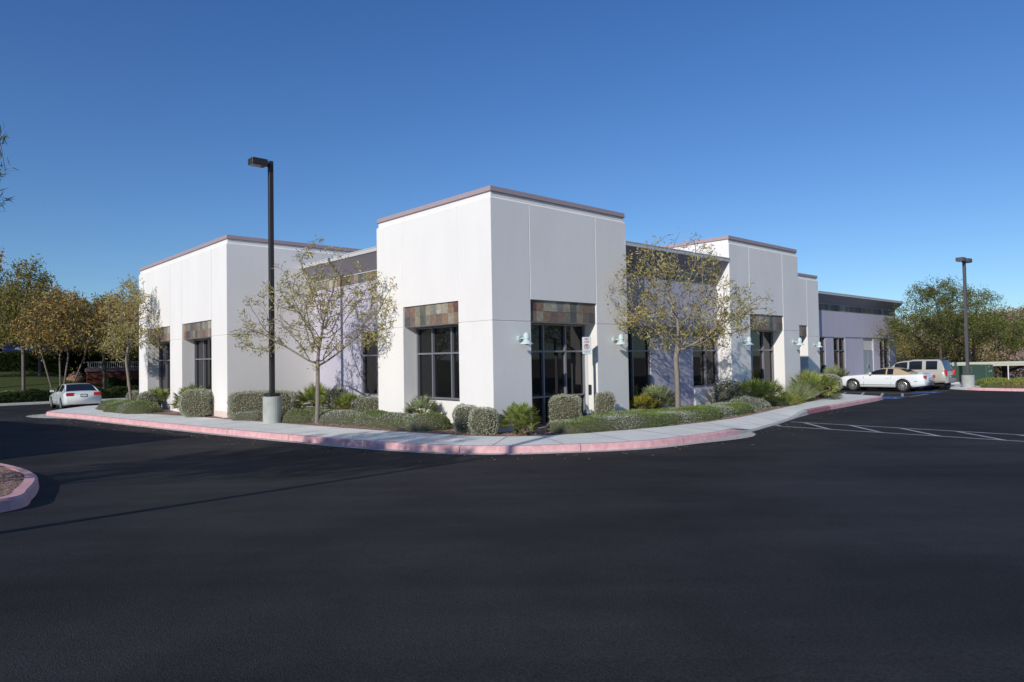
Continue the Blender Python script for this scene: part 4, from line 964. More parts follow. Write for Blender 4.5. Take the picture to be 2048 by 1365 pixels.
# ------------------------------------------------------------------ cars
def make_car(sp, loc, heading, label, group=None):
    """local axes: +x = rear, y across, z up; front bumper at x=0"""
    L, Wd = sp['L'], sp['W'] / 2; paint = M[sp['paint']]
    e = empty('parked_car', loc, heading, label, 'car', group)
    ip = lambda x, tab: float(np.interp(x, [t[0] for t in tab], [t[1] for t in tab]))
    xf, xr, Rw, Ra = sp['xf'], sp['xr'], sp['rw'], sp['rw'] + .065
    xs = sorted(set([round(x, 3) for x in np.linspace(0, L, int(L / .07))] + [xf - Ra, xf + Ra, xr - Ra, xr + Ra, xf, xr]))
    rings = []
    for x in xs:
        t0 = min(1, x / sp.get('nose', .55)); t1 = min(1, (L - x) / sp.get('tailr', .45))
        w_ = Wd * (1 - sp.get('nw', .16) * (1 - t0) ** 2 - sp.get('tw', .12) * (1 - t1) ** 2)
        zt = ip(x, sp['deck']); zb_ = ip(x, sp['sill']); arch = 0
        for xa in (xf, xr):
            if abs(x - xa) < Ra: arch = max(arch, Rw * .97 + math.sqrt(max(0, Ra ** 2 - (x - xa) ** 2)))
        zlo = max(zb_, arch); f = lambda z: max(z, zlo)
        zs = zt - sp.get('round', .06); hs = zt - zb_
        half = [(0, zt + sp.get('crown', .025)), (w_ * .5, zt + .018), (w_ * .84, zt), (w_ * .95, zs + .02), (w_ * .985, f(zs - hs * .10)), (w_, f(zb_ + hs * .60)), (w_ * 1.0, f(zb_ + hs * .42)), (w_ * .985, f(zb_ + hs * .2)), (w_ * .95, zlo)]
        ring = [Vector((x, y, z)) for y, z in half] + [Vector((x, -y, z)) for y, z in half[::-1]][:-1]
        rings.append(ring)
    mb = MB(); mb.loft(rings, 0, caps=True); mb.build('body', paint, e, True)
    bm_ = MB(); bm_.box((L / 2, 0, .42), (L * .93, Wd * 1.5, .42), 0); bm_.box((L / 2, 0, .26), (L * .8, Wd * 1.7, .1)); bm_.build('underbody', M['under'], e)
    # greenhouse
    gx = sp['roof']; xg = np.linspace(gx[0][0], gx[-1][0], 34); cols = []
    for x in xg:
        zr = ip(x, gx); zbt = ip(x, sp['deck']) - .03; h = max(.0, zr - zbt); full = max(q[1] for q in gx) - zbt
        wb = Wd * .93 - .02; wr = wb - sp.get('tumble', .2) * (h / full) ** 1.0
        hh = [(0, zr), (wr * .6, zr - .008), (wr * .92, zr - .025), (wr, zr - min(.06, h * .3)), (wr + (wb - wr) * .13, zbt + (zr - zbt) * .84), (wr + (wb - wr) * .93, zbt + (zr - zbt) * .10 + .0), (wb, zbt)]
        cols.append([Vector((x, y, max(z, zbt))) for y, z in hh])
    roof = MB(); glz = {}
    def addq(store, a, b, c, d): store.add([a, b, c, d], [(0, 1, 2, 3)])
    parts = {'roof': MB()}
    def key(i, k):
        xm = (xg[i] + xg[i + 1]) / 2
        if k in (0, 1):
            if sp['ws'][0] < xm < sp['ws'][1]: return 'windscreen'
            if sp['rg'][0] < xm < sp['rg'][1]: return 'rear_window'
        if k == 4:
            for n_, (a, b) in enumerate(sp['side']):
                if a < xm < b: return 'side_window%d' % n_
        return 'roof'
    for i in range(len(cols) - 1):
        for sgn in (1, -1):
            for k in range(6):
                kk = key(i, k)
                if kk.startswith('side'): kk += 'L' if sgn > 0 else 'R'
                st = parts.setdefault(kk, MB()); q = [cols[i][k], cols[i + 1][k], cols[i + 1][k + 1], cols[i][k + 1]]
                q = [Vector((p.x, p.y * sgn, p.z)) for p in q]; st.add(q, [(0, 1, 2, 3)])
    for kk, st in parts.items():
        if kk == 'roof': st.build('roof', M[sp.get('roofm', sp['paint'])], e, True)
        else:
            nm = 'windscreen' if kk == 'windscreen' else 'rear_window' if kk == 'rear_window' else 'side_window'
            st.build(nm, M['carglass'], e, True)
    # wheels
    for xw in (xf, xr):
        for sg in (1, -1):
            we = MB(); ax = (Vector((1, 0, 0)), Vector((0, 0, 1)), Vector((0, sg, 0))); c = (xw, sg * (Wd - .20), Rw)
            we.lathe([(Rw * .60, -.02), (Rw * .97, -.01), (Rw, .03), (Rw, .15), (Rw * .96, .19), (Rw * .70, .195), (Rw * .66, .17)], c, 26, 0, ax); wh = we.build('wheel', M['tyre'], e, True)
            rm = MB(); rm.lathe([(Rw * .66, .12), (Rw * .67, .185), (Rw * .63, .190), (Rw * .58, .15), (.02, .14)], c, 26, 0, ax)
            for k in range(sp.get('spokes', 8)):
                a = 2 * math.pi * k / sp.get('spokes', 8); d = Vector((math.cos(a), 0, math.sin(a))); cc = Vector(c)
                rm.bar(cc + d * .03 + Vector((0, sg * .17, 0)), cc + d * Rw * .62 + Vector((0, sg * .175, 0)), .03, .045, 0, up=(0, 1, 0))
            rm.lathe([(.05, .15), (.05, .19), (.01, .195)], c, 12, 0, ax); rm.build('rim', M['rim'], wh)
    hw = Wd
    def box(name, c, d, m, par=None, bev=.01, ax=None):
        b_ = MB(); b_.box(c, d, 0, ax, bev=bev); return b_.build(name, M[m], par or e)
    zt = ip(L - .1, sp['deck'])
    for sg in (1, -1):
        tl = sp['tail']; box('tail_light', (L - tl[0], sg * (hw * (1 - sp.get('tw', .12) * .75) - tl[1] / 2 - .01), tl[2]), (tl[3], tl[1], tl[4]), 'tail', bev=.02)
        box('headlight', (.14, sg * hw * .68, ip(.2, sp['deck']) - .14), (.22, .3, .13), 'lens', bev=.02)
        box('mirror', (sp['ws'][0] + .42, sg * (hw + .07), ip(1.5, sp['deck']) + .07), (.1, .2, .13), sp.get('mirm', sp['paint']), bev=.02)
    if sp.get('bumper'):
        box('bumper', (L - .02, 0, .52), (.24, hw * 1.86, .27), sp['bumper'], bev=.05); 
    box('number_plate', (L + .005, 0, sp['plate']), (.02, .32, .16), 'ink', bev=.004); box('plate_face', (L + .018, 0, sp['plate']), (.006, .26, .10), 'sign_white', bev=0)
    for xd in sp['doors']:
        for sg in (1, -1):
            zz = ip(xd, sp['deck']); b_ = MB(); b_.bar((xd, sg * (hw + .001), .34), (xd, sg * (hw * .99), zz - .09), .006, .012, up=(1, 0, 0)); b_.build('door_seam', M['under'], e)
    for xd in sp.get('handles', ()):
        for sg in (1, -1): box('door_handle', (xd, sg * (hw + .012), ip(xd, sp['deck']) - .18), (.17, .025, .03), sp['paint'], bev=.008)
    return e
def car_at(x, y, hx, hy):
    # heading vector points to the nose; local +x is the rear
    return (x, y, g(x, y)), math.atan2(-hy, -hx)
hv = (VX, VY)
sedan = dict(L=4.73, W=1.83, paint='pearl', xf=.93, xr=3.67, rw=.325, deck=[(0, .55), (.12, .68), (.5, .80), (1.2, .91), (1.5, .94), (3.9, .99), (4.45, 1.02), (4.64, 1.0), (4.73, .86)], sill=[(0, .26), (.9, .24), (3.9, .24), (4.5, .30), (4.73, .36)],
    roof=[(1.15, .88), (1.3, .93), (2.0, 1.33), (2.35, 1.42), (3.0, 1.44), (3.4, 1.40), (4.15, 1.05), (4.25, .97)], ws=(1.3, 2.15), rg=(3.45, 4.12), side=[(1.75, 2.55), (2.65, 3.55)], tail=(.10, .36, .87, .22, .19), plate=.80, doors=[1.55, 2.6, 3.5], handles=[2.4, 3.3])
p0, hd = car_at(-23.55 - .0, 38.1, *hv)
def place_from_rear(sp, rear_x, rear_y): return rear_x + VX * sp['L'], rear_y + VY * sp['L']
fx, fy = place_from_rear(sedan, -23.3, 37.45)
make_car(sedan, (fx, fy, g(fx, fy)), hd, 'pearl white sedan seen from behind, parked left of the building')
conv = dict(L=4.77, W=1.88, paint='white_paint', roofm='canvas', xf=.93, xr=3.65, rw=.345, deck=[(0, .62), (.1, .76), (.4, .87), (1.2, .95), (1.6, .98), (3.2, .96), (3.9, .99), (4.6, 1.02), (4.72, .98), (4.77, .84)], sill=[(0, .28), (.9, .25), (3.9, .25), (4.4, .3), (4.77, .36)],
    roof=[(1.45, .93), (1.6, .97), (2.2, 1.28), (2.5, 1.36), (3.0, 1.385), (3.4, 1.33), (3.95, 1.10), (4.1, .98)], ws=(1.55, 2.3), rg=(3.45, 3.85), side=[(1.85, 2.75), (2.8, 3.15)], tail=(.02, .22, .84, .14, .17), plate=.70, doors=[1.55, 3.05], handles=[2.85], mirm='white_paint', spokes=10)
fx, fy = place_from_rear(conv, 23.62, 39.05)
cv = make_car(conv, (fx, fy, g(fx, fy)), hd, 'white convertible with a closed tan canvas top')
mbx = MB(); mbx.box((2.3, .945, .40), (1.9, .012, .03)); mbx.box((2.3, -.945, .40), (1.9, .012, .03)); mbx.build('side_stripe', M['grey_plastic'], cv)
mbx = MB(); mbx.box((4.33, .925, .60), (.17, .03, .035)); mbx.box((4.33, -.925, .60), (.17, .03, .035)); mbx.build('side_marker', M['amber'], cv)
mbx = MB(); mbx.box((4.52, 0, 1.055), (.28, 1.5, .03), bev=.01); mbx.box((4.5, .6, 1.03), (.1, .05, .05)); mbx.box((4.5, -.6, 1.03), (.1, .05, .05)); mbx.build('spoiler', M['white_paint'], cv)
suv = dict(L=4.53, W=1.79, paint='tan_paint', xf=.86, xr=3.51, rw=.37, deck=[(0, .80), (.1, .98), (.5, 1.06), (1.2, 1.12), (1.5, 1.14), (4.45, 1.16), (4.5, 1.1), (4.53, .9)], sill=[(0, .42), (.9, .40), (3.9, .40), (4.53, .45)], crown=.02, nw=.1, tw=.05, tailr=.25, nose=.4,
    roof=[(1.15, 1.08), (1.3, 1.13), (1.85, 1.66), (2.2, 1.74), (2.55, 1.76), (2.75, 1.82), (4.1, 1.82), (4.3, 1.74), (4.46, 1.2), (4.48, 1.13)], ws=(1.3, 1.95), rg=(4.22, 4.44), side=[(1.72, 2.45), (2.55, 3.25), (3.45, 4.12)], tumble=.13, tail=(.01, .13, 1.02, .14, .36), plate=.75, doors=[1.5, 2.5, 3.35], handles=[2.35, 3.2], bumper='grey_plastic')
fx, fy = place_from_rear(suv, 26.0, 40.95)
sv = make_car(suv, (fx, fy, g(fx, fy)), hd, 'champagne sport utility vehicle with a roof rack behind the convertible')
mbx = MB()
for sg in (1, -1): mbx.tube([(1.95, sg * .60, 1.76), (2.1, sg * .60, 1.86), (3.9, sg * .60, 1.92), (4.1, sg * .60, 1.84)], .02, 8)
for x in (2.2, 2.6, 3.0, 3.4, 3.8): mbx.tube([(x, -.60, 1.885), (x, .60, 1.885)], .016, 6)
mbx.box((2.02, 0, 1.84), (.14, 1.15, .09), bev=.03)
mbx.build('roof_rack', M['black_metal'], sv)
dark = dict(sedan); dark.update(paint='dark_paint', L=4.6)
make_car(dark, (41.2, 57.0, g(41.2, 57)), math.atan2(-.2, -1) + math.pi, 'black car low in the lot beyond the ground cover, right edge')

# ------------------------------------------------------------------ right-hand background
def uvz(u, v, z): return (*P2(u, v), z)
# island with kerb
ri = smooth_curve([P2(36.2, 4.6), P2(36.0, 1.5), P2(35.6, -.6), P2(34.4, -2.2), P2(33.7, -3.3), P2(33.45, -4.6), P2(33.5, -6.0), P2(34.3, -6.9), P2(35.8, -7.3), P2(42, -7.4)], .3)
mb, rin = kerb_mesh(ri[::-1], 'kerb', lambda p, i: (1 if UV(p.x, p.y)[1] > -2.9 else (0 if UV(p.x, p.y)[1] > -6.2 else 2)), width=-.17, top=lambda p: .15)
tag(mb.build('island_kerb', [M['kerb'], M['panel_light'], M['kerb_dark']]), kind='structure')
mb = MB(); pol = [tuple(p) for p in rin] if False else [tuple(p) for p in offset(ri[::-1], -.17)]
pol += [P2(36.2, 4.6), P2(44, 4.6), P2(44, -7.4)] if False else [P2(43.5, 4.4), P2(43.5, -7.2)]
tris = tessellate_polygon([[Vector((x, y, 0)) for x, y in pol]]); mb.add([(x, y, -.25 + .14) for x, y in pol], list(tris)); tag(mb.build('island_soil', M['panel_light']), kind='structure')
# kerb in front of the stalls and a planter by the wing
mb, _ = kerb_mesh(smooth_curve([P2(36.0, 3.75), P2(24.7, 3.4)], .6), 'kerb', lambda p, i: 1, top=lambda p: .15); tag(mb.build('kerb', [M['kerb'], M['panel_light']]), kind='structure')
mb = MB(); mb.add([uvz(24.7, 3.4, -.085), uvz(36.0, 3.75, -.085), uvz(36.0, 4.8, -.085), uvz(24.7, 4.8, -.085)], [(0, 1, 2, 3)]); tag(mb.build('wing_bed', M['gravel']), kind='structure')
# green transformer
e = empty('transformer_cabinet', (30.3, 45.3, -.1), R(20), 'tall dark green utility cabinet standing behind the two-headed lamp', 'utility cabinet')
mb = MB(); mb.box((0, 0, .02), (2.6, 2.3, .16), bev=.02); mb.build('concrete_pad', M['panel_light'], e)
mb = MB(); mb.box((-.45, 0, .60), (1.25, 1.3, 1.12), bev=.02); mb.build('cabinet', M['box_green'], e)
mb = MB(); mb.box((.52, -.02, .62), (.66, 1.36, 1.18), bev=.02); mb.box((.52, -.72, .62), (.6, .03, 1.05), bev=.005); mb.build('door', M['box_green'], e)
mb = MB(); mb.box((.45, -.74, .78), (.07, .01, .09)); mb.box((.62, -.74, .81), (.06, .01, .10)); mb.box((.40, -.74, 1.08), (.05, .01, .06)); mb.build('warning_plate', M['box_dark'], e)
# carport
e = empty('carport', (36.5, 50.0, -1.3), R(0), 'long low cream carport roof on brown posts along the lower lot', 'carport')
mb = MB(); mb.box((5.5, 1.4, 2.42), (21.6, 5.0, .12)); mb.box((5.5, -1.12, 2.38), (21.6, .04, .30), bev=.005); mb.box((5.5, -1.145, 2.40), (21.6, .03, .03)); mb.build('roof', M['carport'], e)
for x in (-4.9, .1, 5.1, 10.1, 15.1):
    mb = MB(); mb.box((x, 1.2, 1.1), (.28, .28, 2.3), bev=.01); mb.bar((x, 1.2, 1.7), (x, -.9, 2.28), .16, .16); mb.bar((x - .1, 1.2, 1.75), (x - .8, 1.2, 2.3), .10, .10); mb.build('post', M['carport_dark'], e)
mb = MB(); mb.box((0, 0, .75), (.05, .05, 1.5), bev=.005); o = mb.build('bollard_post', M['post_white']); o.location = (29.7, 41.3, -.35); tag(o, 'slim pale marker post by the kerb at the far right', 'post')
# slope beyond the lower lot
def bank_z(x, y):
    t = sst(60, 96, y + .15 * (x - 45)); return -1.7 + 6.2 * t + .5 * math.sin(x * .21) * t + .4 * math.sin(y * .3 + x * .1) * t
sheet('hillside', 22, 122, 56, 122, 3.0, bank_z, M['desert'])
# brush on the slope
def brush(name, xs, n, size, m, label, seed, hgt, leafsz, per=150, cat='brush'):
    rg = np.random.default_rng(seed); P_ = []; D_ = []
    for _ in range(n):
        x, y = xs(rg); s_ = size * rg.uniform(.6, 1.3); z = bank_z(x, y) if y > 56 else g(x, y); k = per
        d = unit(rg.normal(0, 1, (k, 3)) + np.array([0, 0, .3])); r = rg.uniform(.3, 1, (k, 1)) ** .5
        P_.append(np.array([x, y, z + s_ * hgt * .55]) + d * r * np.array([s_, s_, s_ * hgt * .6])); D_.append(d)
    q = leaves(np.vstack(P_), np.vstack(D_), leafsz, leafsz * .25, rg, .7); o = quads_object(name, q, M[m]); tag(o, label, cat, kind='stuff'); return o
brush('dry_brush', lambda rg: (rg.uniform(30, 90), rg.uniform(60, 100)), 330, 1.9, 'brush_brown', 'mass of leafless brown brush covering the slope behind the carport', 5, 1.0, .55, 170)
for i, (x, y, s_, lb) in enumerate([(33.5, 57, 2.6, 'yellow autumn shrub just right of the far wing'), (37.5, 59, 2.8, 'golden shrub above the sport utility vehicle'), (41.5, 62, 3.0, 'yellow-green shrub behind the green cabinet'), (36.0, 64, 3.2, 'tall yellow shrub behind the nearest mesquite trunk')]):
    rg = np.random.default_rng(80 + i); e = empty('autumn_shrub', (x, y, -1.4), 0, lb, 'shrub', 'yellow autumn shrubs on the slope'); k = 4200
    d = unit(rg.normal(0, 1, (k, 3))); r = rg.uniform(.2, 1, (k, 1)) ** .6; lum = 1 + .3 * np.sin(d[:, :1] * 5 + i) * np.sin(d[:, 2:] * 6)
    pos = d * r * lum * np.array([s_, s_, s_ * .85]) + np.array([0, 0, s_ * .9]); quads_object('leaves', leaves(pos, d, .22, .08, rg, .8), M['brush_yellow'], e)
    mb = MB()
    for q in range(7): a = q * .9; mb.tube([(0, 0, -.3), (math.cos(a) * s_ * .3, math.sin(a) * s_ * .3, s_ * .7), (math.cos(a) * s_ * .7, math.sin(a) * s_ * .7, s_ * 1.3)], [.07, .05, .02], 5)
    mb.build('stems', M['bark_grey'], e)
# mesquite trees
def mesq(base, seed, label, k=1.0, stems=None, th=2.0, h=0):
    return make_tree('mesquite_tree', base, th, [ell(3.3 * k, 3.0 * k, 1.5 * k, 4.9 * k + h, 4), ell(2.2 * k, 2.2 * k, 1.6 * k, 6.1 * k + h, 2.2), ell(1.6 * k, 1.5 * k, .8 * k, 4.0 * k + h, 1.2, -2.6 * k), ell(1.6 * k, 1.5 * k, .8 * k, 4.2 * k + h, 1.2, 2.8 * k)],
        label, seed=seed, n_att=950, per=46, leaf=(.18, .05), kill=.27, step=.26, r_max=.17, bark='bark', leafm='leaf_mesquite', clump=.17, group='mesquite trees by the lower lot', holes=.75, grav=.45, r_tip=.009, thin=.035, stems=stems)
mesq((30.6, 49.2, -1.3), 5, 'mesquite tree nearest the far wing, rising behind the sport utility vehicle', 1.12, th=2.6)
mesq((35.2, 52.5, -1.4), 9, 'mesquite tree with a forked dark trunk behind the green cabinet', 1.08, th=2.2)
mesq((43.6, 56.5, -1.5), 14, 'mesquite tree cut off by the right edge of the photo', 1.0, th=2.2)
strip_mound('yellow-green ground cover along the pink kerb on the right', [P2(34.9, -3.6), P2(34.6, -4.8), P2(34.8, -6.2)], 1.9, .34, 'ground_green', 21, m2='yellow', frac2=.45, dens=700, lf=.09, group=None)
strip_mound('straggly ground cover around the green cabinet', [P2(36.5, -3.2), P2(38.5, -4.0), P2(40.5, -5.0), P2(42.5, -6)], 2.4, .34, 'ground_green', 22, m2='yellow', frac2=.4, dens=500, lf=.1, group=None)
# distant hills
mb = MB()
rg = random.Random(4); prof = []; n = 90
for i in range(n + 1):
    a = R(-62 + 124 * i / n); h = 22 + 16 * math.sin(i * .31) + 10 * math.sin(i * .83 + 1) + rg.uniform(-4, 4) + 22 * sst(50, 80, i); prof.append((a, max(6, h)))
for a, h in prof:
    for (rr_, z) in ((2300, -3), (2500, h), (2900, h * .6), (3300, -3)): mb.v.append((rr_ * math.sin(a), rr_ * math.cos(a), z))
for i in range(n):
    for k in range(3): b = i * 4 + k; mb.f.append((b, b + 4, b + 5, b + 1)); mb.m.append(0)
tag(mb.build('distant_hills', M['hill'], None, True), kind='structure')

# ------------------------------------------------------------------ left-hand background
# far kerb across the drive at v = 38.3, bank beyond it
mb, _ = kerb_mesh(smooth_curve([P2(-22, 38.6), P2(22, 38.6)], 1.0)[::-1], 'kerb', lambda p, i: 0, width=-.3, top=lambda p: .14); tag(mb.build('far_kerb', [M['gutter']]), kind='structure')
def lawn_z(x, y):
    u, v = UV(x, y); return g(x, y) + .12 + (1.55 * sst(42.0, 56, v) + .8 * sst(56, 64, v)) * (1 - .85 * sst(-2, 3.5, u))
mb = MB(); nu, nv = 40, 22
for j in range(nv + 1):
    for i in range(nu + 1):
        x, y = P2(-45 + 80 * i / nu, 38.9 + 45 * j / nv); mb.v.append((x, y, lawn_z(x, y)))
for j in range(nv):
    for i in range(nu): a = j * (nu + 1) + i; mb.f.append((a, a + 1, a + nu + 2, a + nu + 1)); mb.m.append(0)
tag(mb.build('lawn', M['lawn'], None, True), kind='structure')
def hedge_row(label, u0, u1, v, wd, h, m, seed, dens=420, lf=.11, name='hedge_row'):
    rg = np.random.default_rng(seed); xm, ym = P2((u0 + u1) / 2, v); zm = lawn_z(xm, ym); e = empty(name, (xm, ym, zm), TH_rot, label, 'hedge')
    Lh = (u1 - u0) / 2; mb = MB(); n = 24; rings = []
    for i in range(n + 1):
        s_ = -Lh + 2 * Lh * i / n; dz = lawn_z(*P2((u0 + u1) / 2 + s_, v)) - zm; k = 1 if 0 < i < n else .6
        rings.append([(s_, -wd / 2 * k, dz - .1), (s_, -wd / 2 * k, dz + h * .85), (s_, -wd * .35 * k, dz + h), (s_, wd * .35 * k, dz + h), (s_, wd / 2 * k, dz + h * .85), (s_, wd / 2 * k, dz - .1)])
    mb.loft(rings, 0, caps=True); mb.build('branches', M['sage_dark'] if m != 'hedge' else M['hedge'], e)
    A = int(dens * Lh * 2 * (2 * h + wd)); s_ = rg.uniform(-Lh, Lh, A); t = rg.uniform(0, 2 * h + wd, A)
    y = np.where(t < h, -wd / 2, np.where(t < h + wd, t - h - wd / 2, wd / 2)); z = np.where(t < h, t, np.where(t < h + wd, h, 2 * h + wd - t)); nr = np.stack([0 * s_, np.where(t < h, -1., np.where(t < h + wd, 0, 1.)), np.where((t > h) & (t < h + wd), 1., 0)], 1)
    dz = np.array([lawn_z(*P2((u0 + u1) / 2 + q, v)) - zm for q in s_])
    pos = np.stack([s_, y, z + dz + .06 * np.sin(s_ * 2.3) + .05 * np.sin(s_ * 5.1)], 1) + nr * rg.uniform(-.08, .06, (A, 1)); quads_object('leaves', leaves(pos, nr + np.array([0, 0, .2]), lf, lf * .5, rg, .7), M[m], e); return e
hedge_row('low dark hedge along the far side of the drive', -22, 16, 40.4, 1.3, .62, 'hedge', 1)
hedge_row('second low green hedge above the first, at the foot of the lawn', -22, -3, 43.4, .9, .45, 'ground_green', 2)
hedge_row('tall dark clipped hedge at the top of the lawn', -24, .3, 60.5, 1.6, 1.55, 'hedge', 3)
# brick wall with a cap rail and fence behind
e = empty('brick_wall', (*P2(12.5, 53.5), .38), TH_rot, 'red brick wall with a mauve cap and a pale picket rail on top', 'wall')
mb = MB(); mb.box((0, 0, .1), (24, .35, 2.1)); mb.build('wall', M['brick'], e)
mb = MB(); mb.box((0, 0, 1.26), (24.2, .5, .3), bev=.02); mb.build('cap', M['rail'], e)
mb = MB(); mb.box((0, 0, 1.95), (24, .05, .06)); mb.box((0, 0, 1.5), (24, .04, .04))
for i in range(150): mb.box((-11.9 + i * .16, 0, 1.7), (.03, .03, .56))
mb.build('railing', M['panel_light'], e)
e = empty('monument_sign', (*P2(-2.5, 63.0), 2.2), TH_rot, 'dark blue panel with small pale marks glimpsed above the hedge', 'sign'); mb = MB(); mb.box((0, 0, 1.2), (3.6, .3, 1.5), bev=.02); mb.build('panel', M['navy'], e)
mb = MB(); mb.box((-.7, -.17, 1.5), (.4, .02, .2)); mb.box((-.1, -.17, 1.5), (.22, .02, .2)); mb.box((.5, -.17, 1.6), (.45, .02, .16)); mb.build('panel_marks', M['sign_white'], e)
boulder(*P2(-.6, 52.0), lawn_z(*P2(-.6, 52.0)) + .2, (.75, .6, .5), 'rock', 'red-brown boulder at the top of the lawn, left of the brick wall', 6)
boulder(*P2(-9.6, 41.6), lawn_z(*P2(-9.6, 41.6)) + .15, (.55, .4, .35), 'rock_white', 'pale rock by the low hedge, left of the sedan', 7)
boulder(*P2(3.1, 40.2), lawn_z(*P2(3.1, 40.2)) + .3, (.5, .4, .3), 'rock_white', 'pale rock by the low hedge, right of the sedan', 8)
hedge_row('dark rounded shrubs at the foot of the brick wall', 1.5, 22, 51.0, 1.6, .8, 'hedge', 9)
# trees over the lawn
def lt(x, y, seed, label, th, crown, m='leaf_autumn', stems=None, per=26, n=750, leaf=(.24, .085), bark='bark_grey', r_max=.13, holes=.5, kill=.36):
    return make_tree('lawn_tree', (x, y, lawn_z(x, y) - .1 if UV(x, y)[1] > 39 else g(x, y)), th, crown, label, seed=seed, n_att=n, per=per, leaf=leaf, kill=kill, step=.32, r_max=r_max, bark=bark, leafm=m, clump=.2, group='trees along the lawn across the drive', stems=stems, holes=holes, thin=.05, r_tip=.012, infl=3.5)
ms = [((-.35, 0), (-.9, .1), 3.0), ((-.1, .2), (-.25, .3), 3.0), ((.15, -.1), (.5, 0), 3.1), ((.35, .1), (1.1, .2), 2.9)]
lt(-31.2, 47.5, 3, 'many-stemmed grey tree directly behind the sedan', 3, [ell(2.9, 2.6, 2.0, 4.9, 3), ell(1.8, 1.8, 1.4, 6.2, 1.2, .2)], stems=ms, r_max=.09)
lt(-34.8, 49.0, 7, 'tall green-gold tree with a pointed crown left of the many-stemmed tree', 3.2, [ell(2.6, 2.5, 2.6, 6.0, 3), ell(1.5, 1.5, 1.8, 8.3, 1.6, .5), ell(1.5, 1.5, 1.4, 4.6, 1, -1.6)], m='leaf_green')
lt(-38.6, 50.5, 8, 'tall autumn tree at the left edge of the photo', 3.2, [ell(2.9, 2.6, 2.8, 6.2, 3), ell(1.5, 1.4, 1.7, 8.8, 1.4, -.2)])
lt(-27.6, 49.5, 12, 'autumn tree between the sedan and the building corner', 3.0, [ell(2.7, 2.5, 2.0, 5.0, 3), ell(1.7, 1.7, 1.3, 6.2, 1, -.4)])
lt(-33.2, 56.0, 15, 'dense green tree in the second row behind the lawn', 2.6, [ell(3.4, 3, 2.5, 5.2, 3)], m='leaf_green', holes=.3)
lt(-26.5, 57.0, 16, 'yellowing tree in front of the brick wall', 2.4, [ell(3.4, 3, 2.3, 4.8, 3)], holes=.3)
lt(-40.5, 59.0, 17, 'rust-tinged tree at the far left of the second row', 2.6, [ell(3.6, 3, 2.8, 5.2, 3)], holes=.3)
lt(-36.0, 70.0, 18, 'broad dark tree closing the view above the tall hedge', 2.2, [ell(5.5, 4, 3.0, 4.8, 3)], m='leaf_green', n=800, leaf=(.4, .15), holes=.1)
lt(-24.0, 70.0, 19, 'broad tree closing the view behind the brick wall', 2.2, [ell(5.5, 4, 2.8, 4.6, 3)], n=800, leaf=(.4, .15), holes=.1)
lt(-29.5, 63.0, 24, 'dense yellow-green tree just left of the brick wall', 2.0, [ell(3.8, 3, 2.9, 4.4, 3)], m='leaf_green', holes=.1)
lt(-23.5, 50.0, 25, 'autumn tree touching the far corner of the building', 2.6, [ell(3.0, 2.6, 2.3, 4.9, 3)], holes=.3)
lt(-43.5, 54.0, 26, 'bushy tree at the left edge beside the drive', 2.2, [ell(3.4, 3, 3.0, 5.0, 3), ell(2.4, 2, 1.4, 2.8, 1)], m='leaf_green', holes=.2)
hedge_row('tall dark screen of foliage far behind the trees on the left', -34, 26, 74.0, 3.0, 4.2, 'hedge', 12, dens=60, lf=.4)
lt(-47.0, 68.0, 20, 'broad tree closing the view at the left edge', 2.2, [ell(5.5, 4, 3.2, 5.0, 3)], n=800, leaf=(.4, .15), holes=.1)

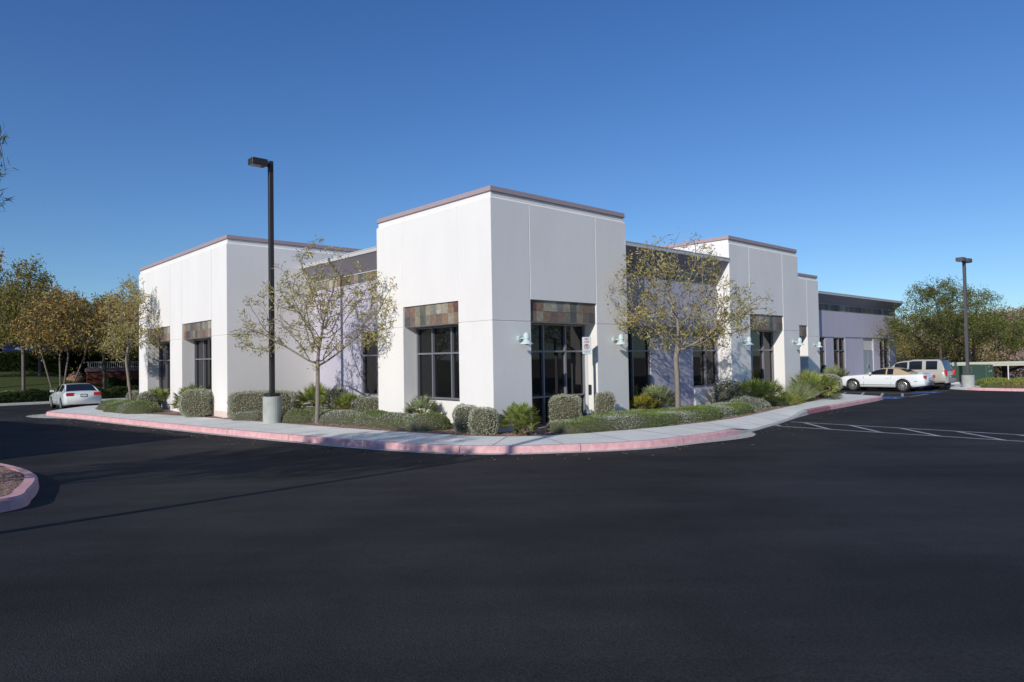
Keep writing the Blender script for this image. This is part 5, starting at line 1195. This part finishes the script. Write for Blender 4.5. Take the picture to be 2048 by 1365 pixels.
# ------------------------------------------------------------------ things beside the frame whose shadows and foliage reach into it
e = empty('neighbour_building', (*P2(-19.9, 3.0), 0), TH_rot + R(13), 'white stucco neighbour building whose shadow lies on the drive at the left', 'building')
mb = MB(); mb.box((-9.0, 11.5, 3.3), (18, 23, 6.8)); mb.build('wall', M['stucco'], e)
mb = MB(); mb.box((-9.0, 11.5, 6.83), (18.1, 23.1, .16)); mb.build('coping', M['coping'], e)
for k in range(4):
    mb = MB(); mb.box((-2.5 - 4 * k, -.02, 1.6), (2.4, .06, 2.6)); mb.build('window', M['glass'], e)
for k in range(5):
    mb = MB(); mb.box((.02, 3 + 4.2 * k, 1.6), (.06, 2.4, 2.6)); mb.build('window', M['glass'], e)
make_tree('island_tree', (-9.75, 9.35, .2), 1.9, [ell(1.8, 1.7, 1.3, 3.6, 3), ell(.25, .25, .15, 5.1, .6, 2.6, .2), ell(.25, .25, .15, 4.55, .7, 2.6, .2), ell(.25, .25, .12, 4.1, .6, 2.6, .2)],
    'narrow-leaved tree in the left island whose twigs enter the picture', seed=44, n_att=420, per=22, leaf=(.17, .016), kill=.26, step=.2, r_max=.08, leafm='leaf_green', clump=.05, holes=.3, jit=.45, r_tip=.005)
make_tree('island_tree', (-12.3, 3.4, .5), 3.2, [ell(3.6, 2.8, 1.9, 6.0, 3), ell(2.2, 2.0, 1.3, 7.3, 1.5, 1.0), ell(2.4, 1.6, 1.2, 5.4, 1.5, 2.6)],
    'taller tree beside the left island whose dappled shadow falls on the asphalt and kerb', seed=47, n_att=800, per=40, leaf=(.20, .05), kill=.32, step=.26, r_max=.12, leafm='leaf_green', clump=.1, holes=.6)
make_tree('island_tree', (-10.9, 6.9, .3), 2.4, [ell(1.9, 1.8, 1.4, 4.6, 3), ell(1.2, 1.2, .9, 5.8, 1, -.3)],
    'middle tree on the left island, just outside the picture', seed=49, n_att=500, per=30, leaf=(.18, .035), kill=.3, step=.22, r_max=.09, leafm='leaf_green', clump=.1, holes=.6)
rng = np.random.default_rng(91)
lit = []
for _ in range(260):
    p = kerb_c[rng.integers(20, len(kerb_c) - 20)]; d_ = abs(rng.normal(0, .8)) + .25; x, y = p.x + rng.normal(0, .3), p.y - d_
    a = rng.uniform(0, 6.28); l_ = rng.uniform(.03, .07); c_, s__ = math.cos(a) * l_, math.sin(a) * l_; z = g(x, y) + .012
    lit.append([[x - c_, y - s__, z], [x + s__ * .35, y - c_ * .35, z + .01], [x + c_, y + s__, z], [x - s__ * .35, y + c_ * .35, z + .012]])
o = quads_object('fallen_leaves', np.array(lit), M['leaf_olive']); tag(o, 'scattered dry fallen leaves on the asphalt along the kerb', 'leaf litter', kind='stuff')
